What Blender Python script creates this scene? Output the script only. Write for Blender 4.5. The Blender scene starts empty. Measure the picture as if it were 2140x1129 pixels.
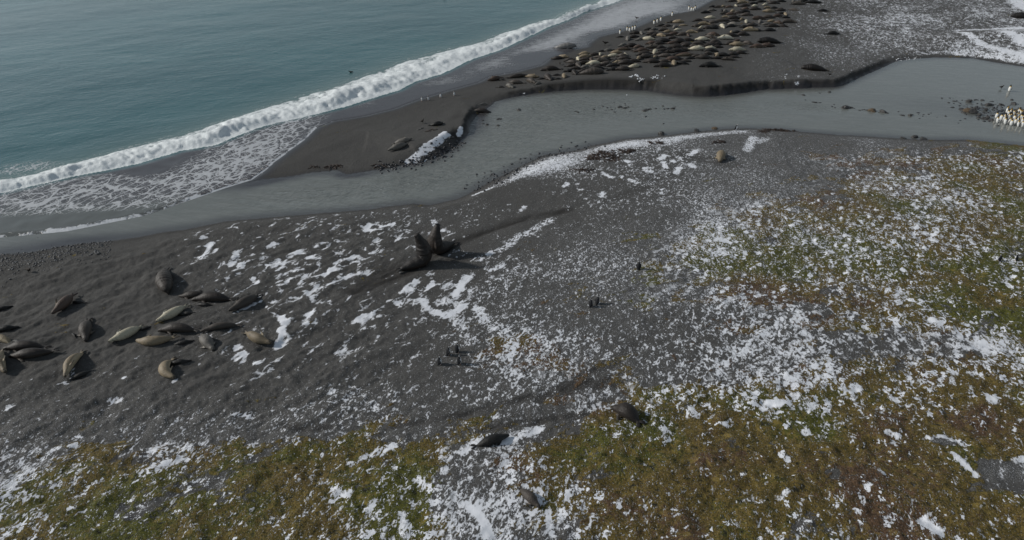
import bpy, math, random
import numpy as np
from mathutils import Vector
R = math.radians
scene = bpy.context.scene
col = scene.collection
rng = np.random.default_rng(7)
random.seed(7)

# ---------------------------------------------------------------- camera, sky, sun, exposure
CAM_H, PITCH, FPX, PW, PH = 29.0, R(32.0), 1427.0, 2140.0, 1129.0
cd = bpy.data.cameras.new("camera"); cam = bpy.data.objects.new("camera", cd); col.objects.link(cam)
cam.location = (0, 0, CAM_H); cam.rotation_euler = (R(90) - PITCH, 0, 0)
cd.sensor_width = 36.0; cd.lens = 36.0 * FPX / PW; cd.clip_end = 3000; cd.clip_start = 0.5
scene.camera = cam
SUN_EL, SUN_AZ = R(30), math.atan2(-0.99, 0.10)          # azimuth measured from +Y towards +X
sd = bpy.data.lights.new("sun", 'SUN'); sd.energy = 2.55; sd.angle = R(3.0); sd.color = (1.0, 0.95, 0.88)
sun = bpy.data.objects.new("sun", sd); col.objects.link(sun)
sdir = Vector((math.sin(SUN_AZ) * math.cos(SUN_EL), math.cos(SUN_AZ) * math.cos(SUN_EL), math.sin(SUN_EL)))
sun.rotation_euler = sdir.to_track_quat('Z', 'Y').to_euler()
world = bpy.data.worlds.new("World"); scene.world = world; world.use_nodes = True
wn, wl = world.node_tree.nodes, world.node_tree.links
wn.clear()
wo = wn.new('ShaderNodeOutputWorld'); bg = wn.new('ShaderNodeBackground'); sky = wn.new('ShaderNodeTexSky')
sky.sky_type = 'NISHITA'; sky.sun_disc = False; sky.sun_elevation = SUN_EL; sky.sun_rotation = SUN_AZ % (2 * math.pi)
sky.dust_density = .8; sky.air_density = 1.2; sky.ozone_density = 1.0
bw = wn.new('ShaderNodeRGBToBW'); mx = wn.new('ShaderNodeMix'); mx.data_type = 'RGBA'
mx.inputs[0].default_value = 0.8
tint = wn.new('ShaderNodeVectorMath'); tint.operation = 'SCALE'; tint.inputs[0].default_value = (.84, .97, 1.08)   # thin high cloud
wl.new(sky.outputs[0], bw.inputs[0]); wl.new(sky.outputs[0], mx.inputs[6]); wl.new(bw.outputs[0], tint.inputs['Scale']); wl.new(tint.outputs[0], mx.inputs[7])
wl.new(mx.outputs[2], bg.inputs[0]); bg.inputs[1].default_value = 0.09
wl.new(bg.outputs[0], wo.inputs[0])
scene.view_settings.view_transform = 'Standard'; scene.view_settings.look = 'None'
scene.view_settings.exposure = 0.0; scene.view_settings.gamma = 1.0
scene.render.engine = 'CYCLES'
scene.render.resolution_x = 1024; scene.render.resolution_y = 540

# ---------------------------------------------------------------- maths helpers
SP, CP = math.sin(PITCH), math.cos(PITCH)
def unproj(px, py, z=0.0):
    xc = (np.asarray(px, float) - PW / 2) / FPX; yc = -(np.asarray(py, float) - PH / 2) / FPX
    dy = CP + yc * SP; dz = -SP + yc * CP
    t = (z - CAM_H) / dz
    return xc * t, dy * t
def proj(x, y, z=0.0):
    d = y * CP + (CAM_H - z) * SP
    v = (y * SP - (CAM_H - z) * CP) / d
    return PW / 2 + FPX * x / d, PH / 2 - FPX * v
def depth_at(px, py):
    x, y = unproj(px, py); return y * CP + CAM_H * SP
def hsh(ix, iy, seed):
    h = (ix.astype(np.int64) * 374761393 + iy.astype(np.int64) * 668265263 + seed * 1442695041) & 0xFFFFFFFF
    h = ((h ^ (h >> 13)) * 1274126177) & 0xFFFFFFFF
    h = h ^ (h >> 16)
    return (h & 0xFFFF).astype(np.float32) / 65535.0
def noise(x, y, s, seed=0):
    x = x * s; y = y * s
    ix = np.floor(x); iy = np.floor(y); fx = x - ix; fy = y - iy
    ix = ix.astype(np.int64); iy = iy.astype(np.int64)
    u = fx * fx * (3 - 2 * fx); v = fy * fy * (3 - 2 * fy)
    a = hsh(ix, iy, seed); b = hsh(ix + 1, iy, seed); c = hsh(ix, iy + 1, seed); d = hsh(ix + 1, iy + 1, seed)
    return (a + (b - a) * u) * (1 - v) + (c + (d - c) * u) * v
def fbm(x, y, s, o=3, seed=0):
    r = 0; a = 1; t = 0
    for k in range(o):
        cx, sx = math.cos(0.7 * k + .4), math.sin(0.7 * k + .4)
        r = r + a * noise(x * cx - y * sx, x * sx + y * cx, s * 2.03 ** k, seed + 17 * k); t += a; a *= .5
    return r / t
def sstep(a, b, x):
    t = np.clip((x - a) / (b - a), 0, 1); return t * t * (3 - 2 * t)
def seg_dist(X, Y, P, V=None, closed=False):
    """distance to a polyline; V = per-vertex values interpolated at the nearest point"""
    P = np.asarray(P, float); n = len(P)
    best = np.full(X.shape, 1e9); out = None
    if V is not None: V = np.asarray(V, float); out = np.zeros(X.shape + (V.shape[1],))
    for i in range(n if closed else n - 1):
        a = P[i]; b = P[(i + 1) % n]; d = b - a; L = d @ d
        if L < 1e-9: continue
        t = np.clip(((X - a[0]) * d[0] + (Y - a[1]) * d[1]) / L, 0, 1)
        q = (X - a[0] - t * d[0]) ** 2 + (Y - a[1] - t * d[1]) ** 2
        m = q < best
        best = np.where(m, q, best)
        if V is not None:
            j = (i + 1) % n
            out[m] = V[i] + (V[j] - V[i]) * t[m][:, None]
    best = np.sqrt(best)
    return best if V is None else (best, out)
def inside(X, Y, P):
    P = np.asarray(P, float); c = np.zeros(X.shape, bool); n = len(P)
    for i in range(n):
        a = P[i]; b = P[(i + 1) % n]
        if a[1] == b[1]: continue
        m = (a[1] > Y) != (b[1] > Y)
        c ^= m & (X < (b[0] - a[0]) * (Y - a[1]) / (b[1] - a[1]) + a[0])
    return c
def G(pts, z=0.0):
    a = np.array([p[:2] for p in pts], float); x, y = unproj(a[:, 0], a[:, 1], z); return np.stack([x, y], 1)
def sgrid(rows, px, py):
    """smooth sampling of a table of digits laid over the ground, 21 columns by 21 rows"""
    A = np.array([[int(c) for c in r] for r in rows], float) / 10.0
    gx = np.clip(px / 107.0, 0, 19.999); gy = np.clip(py / 56.45, 0, 19.999)
    ix = gx.astype(int); iy = gy.astype(int); fx = gx - ix; fy = gy - iy
    fx = fx * fx * (3 - 2 * fx); fy = fy * fy * (3 - 2 * fy)
    return (A[iy, ix] * (1 - fx) + A[iy, ix + 1] * fx) * (1 - fy) + (A[iy + 1, ix] * (1 - fx) + A[iy + 1, ix + 1] * fx) * fy

# ---------------------------------------------------------------- outlines of water (traced, laid on the ground in metres)
SWASH = [(-900,600),(-400,545),(-150,513),(0,497),(60,492),(140,484),(225,467),(300,452),(345,437),(400,418),(467,395),(528,376),(551,359),(575,337),(609,312),(636,292),(648,280),(660,268),(696,253),(763,242),(821,228),(871,209),(938,189),(1000,172),(1023,160),(1077,150),(1131,136),(1150,122),(1187,106),(1225,98),(1228,91),(1248,77),(1290,67),(1327,57),(1365,40),(1398,30),(1444,23),(1461,14),(1482,2),(1530,-20),(1600,-50),(1750,-95),(2100,-180)]
SEAW = [(-900,560),(-400,470),(-150,412),(0,375),(54,368),(101,355),(151,342),(236,318),(337,293),(421,269),(488,247),(572,220),(673,188),(750,163),(838,131),(909,111),(986,93),(1053,69),(1104,52),(1151,37),(1205,15),(1252,0),(1400,-45),(1560,-90),(1900,-170)]
SHOREW = [(-900,585),(-400,500),(-150,440),(0,406),(44,396),(111,381),(141,373),(219,359),(289,344),(377,317),(451,305),(485,290),(538,269),(579,257),(640,244),(720,224),(780,205),(834,189),(864,172),(925,154),(986,124),(1047,104),(1117,71),(1148,56),(1188,42),(1225,25),(1279,8),(1310,-4),(1440,-42),(1600,-86),(1930,-166)]
NORTHB = [(470,392,.1,3),(545,377,.12,4),(582,373,.15,4),(615,369,.15,4),(649,362,.2,3),(703,357,.25,3),(723,366,.2,3),(770,359,.25,3),(817,351,.35,2),(888,339,.9,2.2),(925,324,1.1,2.4),(955,302,1.0,1.6),(979,278,1.0,.5),(982,258,1.0,.5),(1002,235,.6,.8),(1023,224,.3,2),(1036,213,.3,1.5),(1077,202,.6,.5),(1117,196,.7,.4),(1164,191,1.2,.5),(1222,187,1.4,.5),(1292,187,1.5,.5),(1351,189,1.5,.6),(1374,193,1.5,2),(1421,200,1.4,2.5),(1465,202,1.3,.6),(1498,201,1.3,.5),(1560,193,1.2,.5),(1600,187,1.1,.5),(1650,185,1.1,.4),(1703,183,1.1,.4),(1751,182,1.0,.4),(1778,170,.9,.5),(1815,154,.8,.6),(1847,140,.7,.8),(1876,128,.5,1.),(1902,124,.4,1.5),(1956,121,.5,3),(2035,122,.7,3),(2088,132,.9,4),(2140,140,1,5),(2500,175,1.2,5)]
SOUTHB = [(2500,350,.5,4),(2140,304,.5,4),(2026,292,.4,4),(1925,292,.4,4),(1858,287,.4,4),(1757,282,.4,3),(1672,275,.4,3),(1608,269,.5,2.5),(1540,268,.5,3),(1472,273,.5,3),(1398,282,.6,3),(1304,290,.6,3),(1237,304,.6,3),(1203,314,.6,3),(1136,324,.6,3),(1092,344,.6,3),(1025,378,.6,2.5),(977,405,.5,2),(952,416,.5,2),(898,428,.5,2),(865,425,.5,2),(770,437,.5,2),(673,445,.5,2),(572,453,.5,2),(471,462,.5,2),(387,479,.5,2.5),(337,485,.5,3),(286,495,.5,4),(236,502,.5,5),(145,511,.5,6),(67,526,.5,6),(0,532,.5,6),(-150,556,.5,6),(-400,600,.5,5),(-900,690,.5,5)]
BANK = NORTHB + SOUTHB
gSW, gSEAW, gSHW = G(SWASH), G(SEAW), G(SHOREW)
gNB, gSB = G(NORTHB), G(SOUTHB)
far = gSW[-1]
SEAPOLY = np.vstack([gSW, [[far[0] + 50, 1500], [-1500, 1500], [-1500, gSW[0][1]]]])
leftcap = G([(-900, 590), (-300, 500), (0, 450), (250, 415), (400, 396)])
RIVPOLY = np.vstack([gNB, gSB, leftcap])
BREAKPOLY = np.vstack([gSEAW, gSHW[::-1]])

SNOW = [
"000000000000000024445", "000000000000000135556", "000000000000000133478", "000000000000000112222",
"000000000000000000000", "000000000000443323221", "000000000045333333333", "000000000112233434433",
"000001222211234333443", "000022233212345443433", "000023322255444333333", "000012323453444333333",
"000012333453345554433", "000022233455344555665", "011101122254445544545", "111111233433333333434",
"112222333321222222222", "332322222441111112222", "432221222443112112223", "432222232654221222322", "432222232654222222322"]
MOSS = [
"000000000000000000000", "000000000000000000000", "000000000000000000000", "000000000000000000000",
"000000000000000000000", "000000000000000000146", "000000000000000046678", "000000000000001147898",
"000000000000014678899", "000000000001247899999", "000000000011258999999", "000000000012346788999",
"000000000121232346788", "000000000232211112358", "000000000234213577888", "000000000113589999999",
"000000232246899999988", "026677888457999999888", "478878999368999999862", "788788888457899999988", "788788888357899999988"]
BROWN = [
"555555555555555555555", "555555555555555555555", "555555555555555555555", "555555555555555555555",
"555555555555555555555", "555555555555555777766", "555555555555567877665", "555555555555555677643",
"555555555555445665445", "555555555555443334443", "555555555555433443433", "555555555555557876443",
"555555555588888887422", "555555555588888777666", "555555555588887777666", "555555555557753444443",
"555555766554334546664", "555554565454556666655", "433334664577676568876", "333334543566765667766", "333334543566765667766"]
FINE = [
"000000000000000333333", "000000000000000333333", "000000000000000444333", "000000000000000555555",
"000000000000000000000", "000000000009889999886", "000000000099449999766", "000000000323459999755",
"000000223323678887544", "000000111147888876444", "000000011257888765433", "000000011257887655433",
"000000012357754333433", "000000022457543333333", "111111233557754444333", "333333455566654333333",
"666666655554443333333", "655544444454433333333", "544444444455443333333", "544444444455443333333", "544444444455433333333"]

# strokes of lying snow: (points, radius in photo pixels, strength)
SNOWSTR = [
 ([(1155,462),(1128,478),(1110,492),(1082,500),(1062,522),(1045,530)],10,.85),([(1060,520),(1000,548),(975,556)],9,.55),([(1055,512),(1110,498)],6,.6),
 ([(868,600),(848,625),(838,643)],11,1.0),([(905,598),(895,615)],6,.7),([(885,640),(900,660),(930,672),(955,662),(972,650)],8,.75),
 ([(985,583),(968,600),(952,628)],8,.95),([(1050,562),(1028,574)],7,.7),([(730,690),(775,672)],8,.55),([(800,650),(780,668)],6,.6),
 ([(1000,660),(1025,695),(1060,715)],14,.5),([(1075,735),(1050,770),(1075,800)],14,.45),([(955,690),(985,725)],12,.45),([(1100,700),(1140,735)],12,.4),([(1010,760),(985,790)],12,.4),([(760,690),(800,660)],9,.5),([(560,655),(548,640)],5,.8),([(640,620),(655,640)],6,.7),([(690,640)],5,.8),([(575,640)],5,.8),([(620,575),(640,570)],5,.7),([(560,520),(575,512)],6,.7),([(660,520),(675,512)],6,.7),([(700,560),(712,552)],5,.8),([(665,590)],5,.8),([(530,590),(540,600)],6,.7),([(560,560)],5,.8),
 ([(582,672),(598,685),(590,705),(598,722),(585,735)],9,1.1),([(655,655),(648,672),(640,688)],9,.95),([(500,738),(512,752),(492,764)],9,1.1),
 ([(545,628),(530,648),(512,657)],6,1.0),([(515,762),(505,782)],6,.8),([(535,770),(545,780)],7,.8),
 ([(440,515),(425,545)],9,.85),([(452,525),(432,540)],6,.8),([(497,532),(484,560)],7,.95),([(515,552),(502,562)],6,.8),
 ([(772,470),(765,485),(795,484)],5,1.1),([(795,478),(822,470)],4,1.1),([(790,505),(780,518)],8,.9),([(620,530),(605,540)],8,.85),([(645,548),(650,540)],5,.8),
 ([(592,550),(582,570)],8,1.0),([(695,572),(680,585)],8,.9),([(748,540),(720,552)],6,.8),([(745,540)],6,.8),([(742,555)],6,.8),([(735,582),(722,588)],5,.9),
 ([(610,590),(600,598)],4,.9),([(655,603)],7,.9),([(608,632),(622,632)],4,.8),([(905,462),(912,478)],6,.7),([(930,485),(945,492)],7,.7),([(905,498)],5,.7),
 ([(850,500),(815,512)],3,.6),([(1095,437),(1085,448)],7,.9),([(1185,440)],8,.8),([(1262,368),(1278,378)],5,1.2),([(1298,376)],5,1.1),([(1315,382),(1330,390)],5,.9),
 ([(1258,410),(1256,418)],7,1.1),([(1185,388),(1180,395)],6,1.0),([(1205,390)],5,1.0),([(1215,402)],5,.8),([(1390,330),(1378,338)],6,1.1),([(1405,343)],6,1.1),([(1418,358),(1412,368)],6,1.1),
 ([(1385,345),(1392,358)],5,1.0),([(1455,320),(1440,328)],6,1.1),([(1438,350),(1448,356)],6,1.0),([(1420,335)],5,.9),([(1350,358),(1358,366)],7,.8),([(1310,342)],6,.8),
 ([(1575,290),(1568,302),(1560,318)],10,.8),([(1600,292),(1585,300)],8,.6),
 ([(988,406),(1030,392)],5,1.1),([(1035,390),(1080,372),(1120,356)],14,.62),([(1110,358),(1170,340),(1215,330)],30,.5),([(1200,330),(1270,312)],34,.52),([(1270,308),(1340,300),(1400,294)],22,.62),([(1390,293),(1470,281),(1550,274)],15,.6),
 ([(855,335),(880,322)],6,1.2),([(858,334),(880,322),(905,308),(932,288)],11,1.35),([(957,284),(964,274)],5,1.5),([(850,340),(905,325),(945,305)],4,.9),([(1083,194),(1105,193)],4,1.0),
 ([(1665,178)],5,1.0),([(1640,172)],3,.9),
 ([(170,930),(165,945)],11,.6),([(100,955),(40,985)],12,.4),([(120,960),(80,990),(30,1030)],14,.35),([(340,950),(400,965),(330,1000)],12,.4),([(410,955),(370,975),(330,995)],10,.4),
 ([(490,880),(525,885)],8,.5),([(240,850),(255,848)],9,1.1),([(222,868)],7,1.0),([(372,812),(368,815)],6,1.0),([(265,805)],5,1.2),([(50,815)],7,.9),([(28,865)],8,.8),([(120,818),(140,812)],5,.9),([(450,842)],9,.7),
 ([(695,835)],8,.7),([(820,945),(775,965),(735,985)],8,.7),([(1125,912),(1075,928),(1055,940)],10,1.0),([(1000,940),(965,960)],9,.9),([(1345,985)],8,.3),
 ([(975,1070),(1000,1090),(1015,1115),(1025,1140)],8,1.2),([(990,1080),(1010,1060)],6,.6),([(1010,1075),(1060,1065)],26,.25),([(845,1090),(850,1130)],9,.7),([(700,1040),(728,1048)],8,.7),([(870,1015),(890,1030)],8,.9),([(930,1000)],9,.8),
 ([(1145,1085),(1150,1130)],7,.8),([(1630,965),(1638,975)],8,1.0),([(1850,920),(1868,928)],7,1.0),([(1680,918)],9,.9),([(1510,905)],6,.9),([(1600,860),(1640,858)],10,.8),([(1660,845)],11,.6),([(1445,878)],12,.8),
 ([(1390,920),(1385,935)],9,.9),([(1770,832),(1790,825)],9,.9),([(2062,848)],12,1.2),([(1860,848)],8,.9),([(1660,810)],9,.7),
 ([(1985,965),(2005,985),(2030,1010)],6,1.2),([(2110,980),(2140,970)],9,.8),([(1925,1110),(1950,1128)],12,1.1),([(1640,1045),(1625,1055)],7,.8),([(1970,1090),(2000,1105)],8,.5),
 ([(1935,930),(1965,925),(2010,945)],6,.6),([(1560,615),(1600,640)],8,.3),([(1655,660),(1670,675),(1690,690)],12,.5),([(1960,690),(2010,715),(2060,745)],18,.4),([(1995,740),(2140,745)],10,.4),
 ([(1520,640),(1620,680),(1700,720)],30,.1),([(1550,740),(1680,760)],20,.2),
 ([(2000,72),(2060,70),(2140,66)],6,.8),([(2000,78),(2050,100),(2140,122)],9,.7),([(2085,80),(2140,105)],10,.7),([(2120,5),(2140,25)],14,.8),([(1985,110),(2060,118)],6,.6),([(1920,112),(1960,108)],7,.4),
]
# strokes scuffed bare and dark by the animals: (points, radius px, strength)
SCUFF = [([(740,618),(790,600),(850,572),(885,555)],22,1.0),([(760,600),(830,565)],18,.8),([(900,545),(950,515),(1010,490),(1080,465),(1190,445)],11,1.0),([(930,555),(985,545)],13,.7),
 ([(1010,915),(1090,900),(1180,885),(1290,880)],9,.7),([(830,905),(900,895),(980,880),(1050,860),(1110,845)],9,.6),([(1180,830),(1230,815),(1290,815)],18,.9),([(1130,850),(1220,805),(1290,770)],12,.6),([(1250,795),(1330,735),(1400,670)],11,.35),
 ([(1465,180),(1300,160)],4,.2),([(1440,330),(1530,350)],22,.6),([(1270,430),(1420,370)],12,.3),
 ([(1000,60)],1,0.0),([(600,905),(640,915),(690,910)],9,.8),([(240,975),(300,985)],10,.7),([(560,990),(610,985)],10,.7),([(50,1075),(120,1060)],12,.6)]
# gravel pans without moss
PANS = [([(2060,1000),(2120,1005),(2160,1000)],26,1.0),([(1945,935),(1985,940)],9,.9),([(1000,1050),(1060,1075),(1000,1110)],32,.6),([(960,985),(1000,1010)],14,.6)]
SHOAL = [([(2220,250),(2140,243),(2100,240)],26,.42),([(2100,236),(2045,228)],13,.3),([(2080,225),(2030,214)],6,.22),([(2060,245),(2035,235)],8,.24)]

def stroke_field(X, Y, strokes, z=0.4, comb='max'):
    F = np.zeros(X.shape)
    for pts, r, s in strokes:
        if s == 0: continue
        g = G(pts, z); dm = float(np.mean(depth_at(np.array([p[0] for p in pts]), np.array([p[1] for p in pts]))))
        rm = r * dm / FPX
        m = (X > g[:, 0].min() - 2.2 * rm) & (X < g[:, 0].max() + 2.2 * rm) & (Y > g[:, 1].min() - 3 * rm) & (Y < g[:, 1].max() + 3 * rm)
        if not m.any(): continue
        if len(g) == 1: d = np.hypot(X[m] - g[0, 0], (Y[m] - g[0, 1]) * .8)
        else: d = seg_dist(X[m], Y[m], g)
        F[m] = np.maximum(F[m], s * sstep(1.7, .35, d / rm))
    return F

def shore_dists(X, Y):
    dsea = seg_dist(X, Y, gSW); dsea = np.where(inside(X, Y, SEAPOLY), -dsea, dsea)
    dn, vn = seg_dist(X, Y, gNB, [p[2:] for p in NORTHB]); dsb, vs = seg_dist(X, Y, gSB, [p[2:] for p in SOUTHB])
    n = dn < dsb
    driv = np.where(n, dn, dsb); v = np.where(n[..., None], vn, vs)
    driv = np.where(inside(X, Y, RIVPOLY), -driv, driv)
    return dsea, driv, v, n

def ground_fields(X, Y):
    X = np.asarray(X, float); Y = np.asarray(Y, float)
    wob = (fbm(X, Y, .55, 3, 3) - .5) * .9
    dsea, driv, v, north = shore_dists(X, Y)
    px, py = proj(X, Y, .5)
    moss = sgrid(MOSS, px, py)
    pan = stroke_field(X, Y, PANS)
    moss = moss * (1 - pan)
    scuff = np.clip(stroke_field(X, Y, SCUFF) * (.25 + 1.2 * fbm(X * .77 + Y * .64, (Y * .77 - X * .64) * 2.2, .7, 3, 83)), 0, 1)
    w = np.where(v[..., 1] < 1.0, v[..., 1] + .3, v[..., 1]); hb = v[..., 0] * (1 - .22 * (v[..., 1] < 1.3) * fbm(X, Y, .35, 2, 19))
    dd = driv + wob * np.where(w < .7, .35, .6) + (fbm(X, Y, 1.3, 3, 15) - .5) * np.where((w < 1.2) & north, .6, .15)
    t = np.clip(dd / w, 0, 1)
    steep = sstep(1.0, .4, w)
    hR = hb * (t * (1 - steep) + (t ** .6) * steep) + .012 * np.maximum(dd - w, 0)
    hR = np.minimum(hR, hb + .6)
    hR = hR + (1.0 - hR) * sstep(5, 24, dd)
    hS = .075 * np.maximum(dsea + .25 * wob, 0)
    hS = np.where(hS > 1.0, 1.0 + (hS - 1.0) * .25, hS)
    land = np.minimum(hR, hS)
    rise = sstep(0, 6, np.minimum(driv, dsea))
    # relief: hummocks in the moss, wallows in the sand
    u = X * .77 + Y * .64; q = -X * .64 + Y * .77
    hum = (fbm(X, Y, .22, 2, 11) - .5) * .35 + (fbm(X, Y, .9, 3, 5) - .5) * .40 + (noise(X, Y, 2.7, 9) - .5) * .13
    wal = (fbm(u * .5, q, .55, 3, 21) - .5) * .34 + (fbm(u * .6, q * 1.2, 1.5, 3, 25) - .5) * .26 + (fbm(X, Y, 3.6, 2, 27) - .5) * .09
    sandy = sstep(980, 700, px) * sstep(380, 470, py)
    relief = moss * hum + (1 - moss) * wal * (.30 + .75 * sandy) * (1 - .3 * scuff)
    relief = relief + scuff * ((fbm(u * .35, q * 2.2, 1.2, 3, 41) - .5) * .22 - .07)
    # low moss bank rising in the lower right and the snowy dune at the upper right
    ux, uy = unproj(2120, 92, 0)
    relief = relief + 1.1 * np.exp(-((X - ux) / 14) ** 2 - ((Y - uy) / 4.0) ** 2)
    h = land + relief * (.15 + .85 * rise) * sstep(0, .8, np.minimum(driv, dsea))
    dwat = np.minimum(dsea, driv)
    bed = -.05 - .12 * np.clip(-dwat, 0, 8)
    sh = stroke_field(X, Y, SHOAL, 0.0)
    bed = np.where(sh > 0, np.maximum(bed, -.1 + sh * .75 + (fbm(X, Y, 1.1, 3, 61) - .5) * .35 * (sh > .02)), bed)
    h = np.where(dwat > 0, h, bed)
    return dict(h=h, dsea=dsea, driv=driv, north=north, px=px, py=py, moss=moss, pan=pan, scuff=scuff, wob=wob, hb=hb, w=w)
def H(x, y):
    return float(ground_fields(np.array([x]), np.array([y]))['h'][0])
def place(px, py):
    """the point of the ground seen at a photo pixel"""
    z = 0.3
    for _ in range(5):
        x, y = unproj(px, py, z); z = H(float(x), float(y))
    return float(x), float(y), max(z, -.02)

# ---------------------------------------------------------------- object helpers
def tag(o, label=None, cat=None, group=None, kind=None):
    if label: o['label'] = label
    if cat: o['category'] = cat
    if group: o['group'] = group
    if kind: o['kind'] = kind
    return o
def mesh_np(name, V, F, smooth=True):
    me = bpy.data.meshes.new(name)
    V = np.ascontiguousarray(V, np.float32); F = np.ascontiguousarray(F, np.int32); k = F.shape[1]
    me.vertices.add(len(V)); me.vertices.foreach_set('co', V.ravel())
    me.loops.add(F.size); me.loops.foreach_set('vertex_index', F.ravel())
    me.polygons.add(len(F)); me.polygons.foreach_set('loop_start', np.arange(0, F.size, k, dtype=np.int32))
    me.polygons.foreach_set('loop_total', np.full(len(F), k, np.int32))
    me.update(calc_edges=True); me.validate()
    if smooth: me.polygons.foreach_set('use_smooth', np.ones(len(me.polygons), bool))
    return me
def add_attr(me, name, arr4):
    a = me.color_attributes.new(name, 'FLOAT_COLOR', 'POINT')
    a.data.foreach_set('color', np.ascontiguousarray(arr4, np.float32).ravel())
def link(name, me, mat=None):
    o = bpy.data.objects.new(name, me); col.objects.link(o)
    if mat: me.materials.append(mat)
    return o
def lod_grid(px0, px1, nc, py0, py1, nr, zref=0.0):
    """a ground sheet whose cells grow with distance"""
    P, Q = np.meshgrid(np.linspace(px0, px1, nc), np.linspace(py0, py1, nr))
    X, Y = unproj(P, Q, zref)
    i = np.arange(nr * nc).reshape(nr, nc)
    F = np.stack([i[:-1, :-1], i[1:, :-1], i[1:, 1:], i[:-1, 1:]], -1).reshape(-1, 4)
    return X.ravel(), Y.ravel(), F
def compress(keep, F):
    F = F[keep[F].any(1)]
    used = np.zeros(len(keep), bool); used[F.ravel()] = True
    idx = np.cumsum(used) - 1
    return used, idx[F]

class NT:
    """small node-tree builder"""
    def __init__(s, name):
        s.m = bpy.data.materials.new(name); s.m.use_nodes = True; s.t = s.m.node_tree; s.t.nodes.clear()
        s.out = s.t.nodes.new('ShaderNodeOutputMaterial'); s.b = s.t.nodes.new('ShaderNodeBsdfPrincipled')
        s.t.links.new(s.b.outputs[0], s.out.inputs[0])
    def n(s, typ, **kw):
        nd = s.t.nodes.new('ShaderNode' + typ)
        for k, v in kw.items(): setattr(nd, k, v)
        return nd
    def put(s, sock, v):
        if isinstance(v, bpy.types.NodeSocket): s.t.links.new(v, sock)
        elif isinstance(v, (tuple, list)) and len(v) == 3 and sock.type == 'RGBA': sock.default_value = (*v, 1)
        else: sock.default_value = v
    def math(s, op, a, b=0.0, c=None, clamp=False):
        nd = s.n('Math', operation=op, use_clamp=clamp); s.put(nd.inputs[0], a); s.put(nd.inputs[1], b)
        if c is not None: s.put(nd.inputs[2], c)
        return nd.outputs[0]
    def mix(s, f, a, b):
        nd = s.n('Mix', data_type='RGBA'); s.put(nd.inputs[0], f); s.put(nd.inputs[6], a); s.put(nd.inputs[7], b); return nd.outputs[2]
    def fmix(s, f, a, b):
        nd = s.n('Mix', data_type='FLOAT'); s.put(nd.inputs[0], f); s.put(nd.inputs[2], a); s.put(nd.inputs[3], b); return nd.outputs[0]
    def step(s, x, lo, hi, a=0.0, b=1.0):
        nd = s.n('MapRange', interpolation_type='SMOOTHSTEP'); s.put(nd.inputs[0], x); s.put(nd.inputs[1], lo); s.put(nd.inputs[2], hi)
        s.put(nd.inputs[3], a); s.put(nd.inputs[4], b); return nd.outputs[0]
    def noise(s, vec, scale, detail=2, rough=.5, dist=0.0):
        nd = s.n('TexNoise'); s.put(nd.inputs['Vector'], vec); nd.inputs['Scale'].default_value = scale
        nd.inputs['Detail'].default_value = detail; nd.inputs['Roughness'].default_value = rough; nd.inputs['Distortion'].default_value = dist
        return nd.outputs[0]
    def coord(s): return s.n('TexCoord').outputs['Object']
    def mapped(s, vec, rot=0, scale=(1, 1, 1)):
        """turn first, then stretch: small x scale draws things out along the angle -rot"""
        nd = s.n('Mapping'); s.put(nd.inputs[0], vec); nd.inputs['Rotation'].default_value = (0, 0, rot)
        n2 = s.n('Mapping'); s.put(n2.inputs[0], nd.outputs[0]); n2.inputs['Scale'].default_value = scale
        return n2.outputs[0]
    def attr(s, name):
        a = s.n('Attribute', attribute_name=name); c = s.n('SeparateColor'); s.t.links.new(a.outputs['Color'], c.inputs[0])
        return c.outputs[0], c.outputs[1], c.outputs[2], a.outputs['Alpha']
    def bump(s, h, strength=.5, dist=.05, normal=None):
        nd = s.n('Bump'); nd.inputs['Strength'].default_value = strength; nd.inputs['Distance'].default_value = dist
        s.put(nd.inputs['Height'], h)
        if normal is not None: s.put(nd.inputs['Normal'], normal)
        return nd.outputs[0]
    def fin(s, color, rough=.8, spec=.3, normal=None):
        s.put(s.b.inputs['Base Color'], color); s.put(s.b.inputs['Roughness'], rough)
        s.b.inputs['Specular IOR Level'].default_value = spec
        if normal is not None: s.put(s.b.inputs['Normal'], normal)
        return s.m

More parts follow.
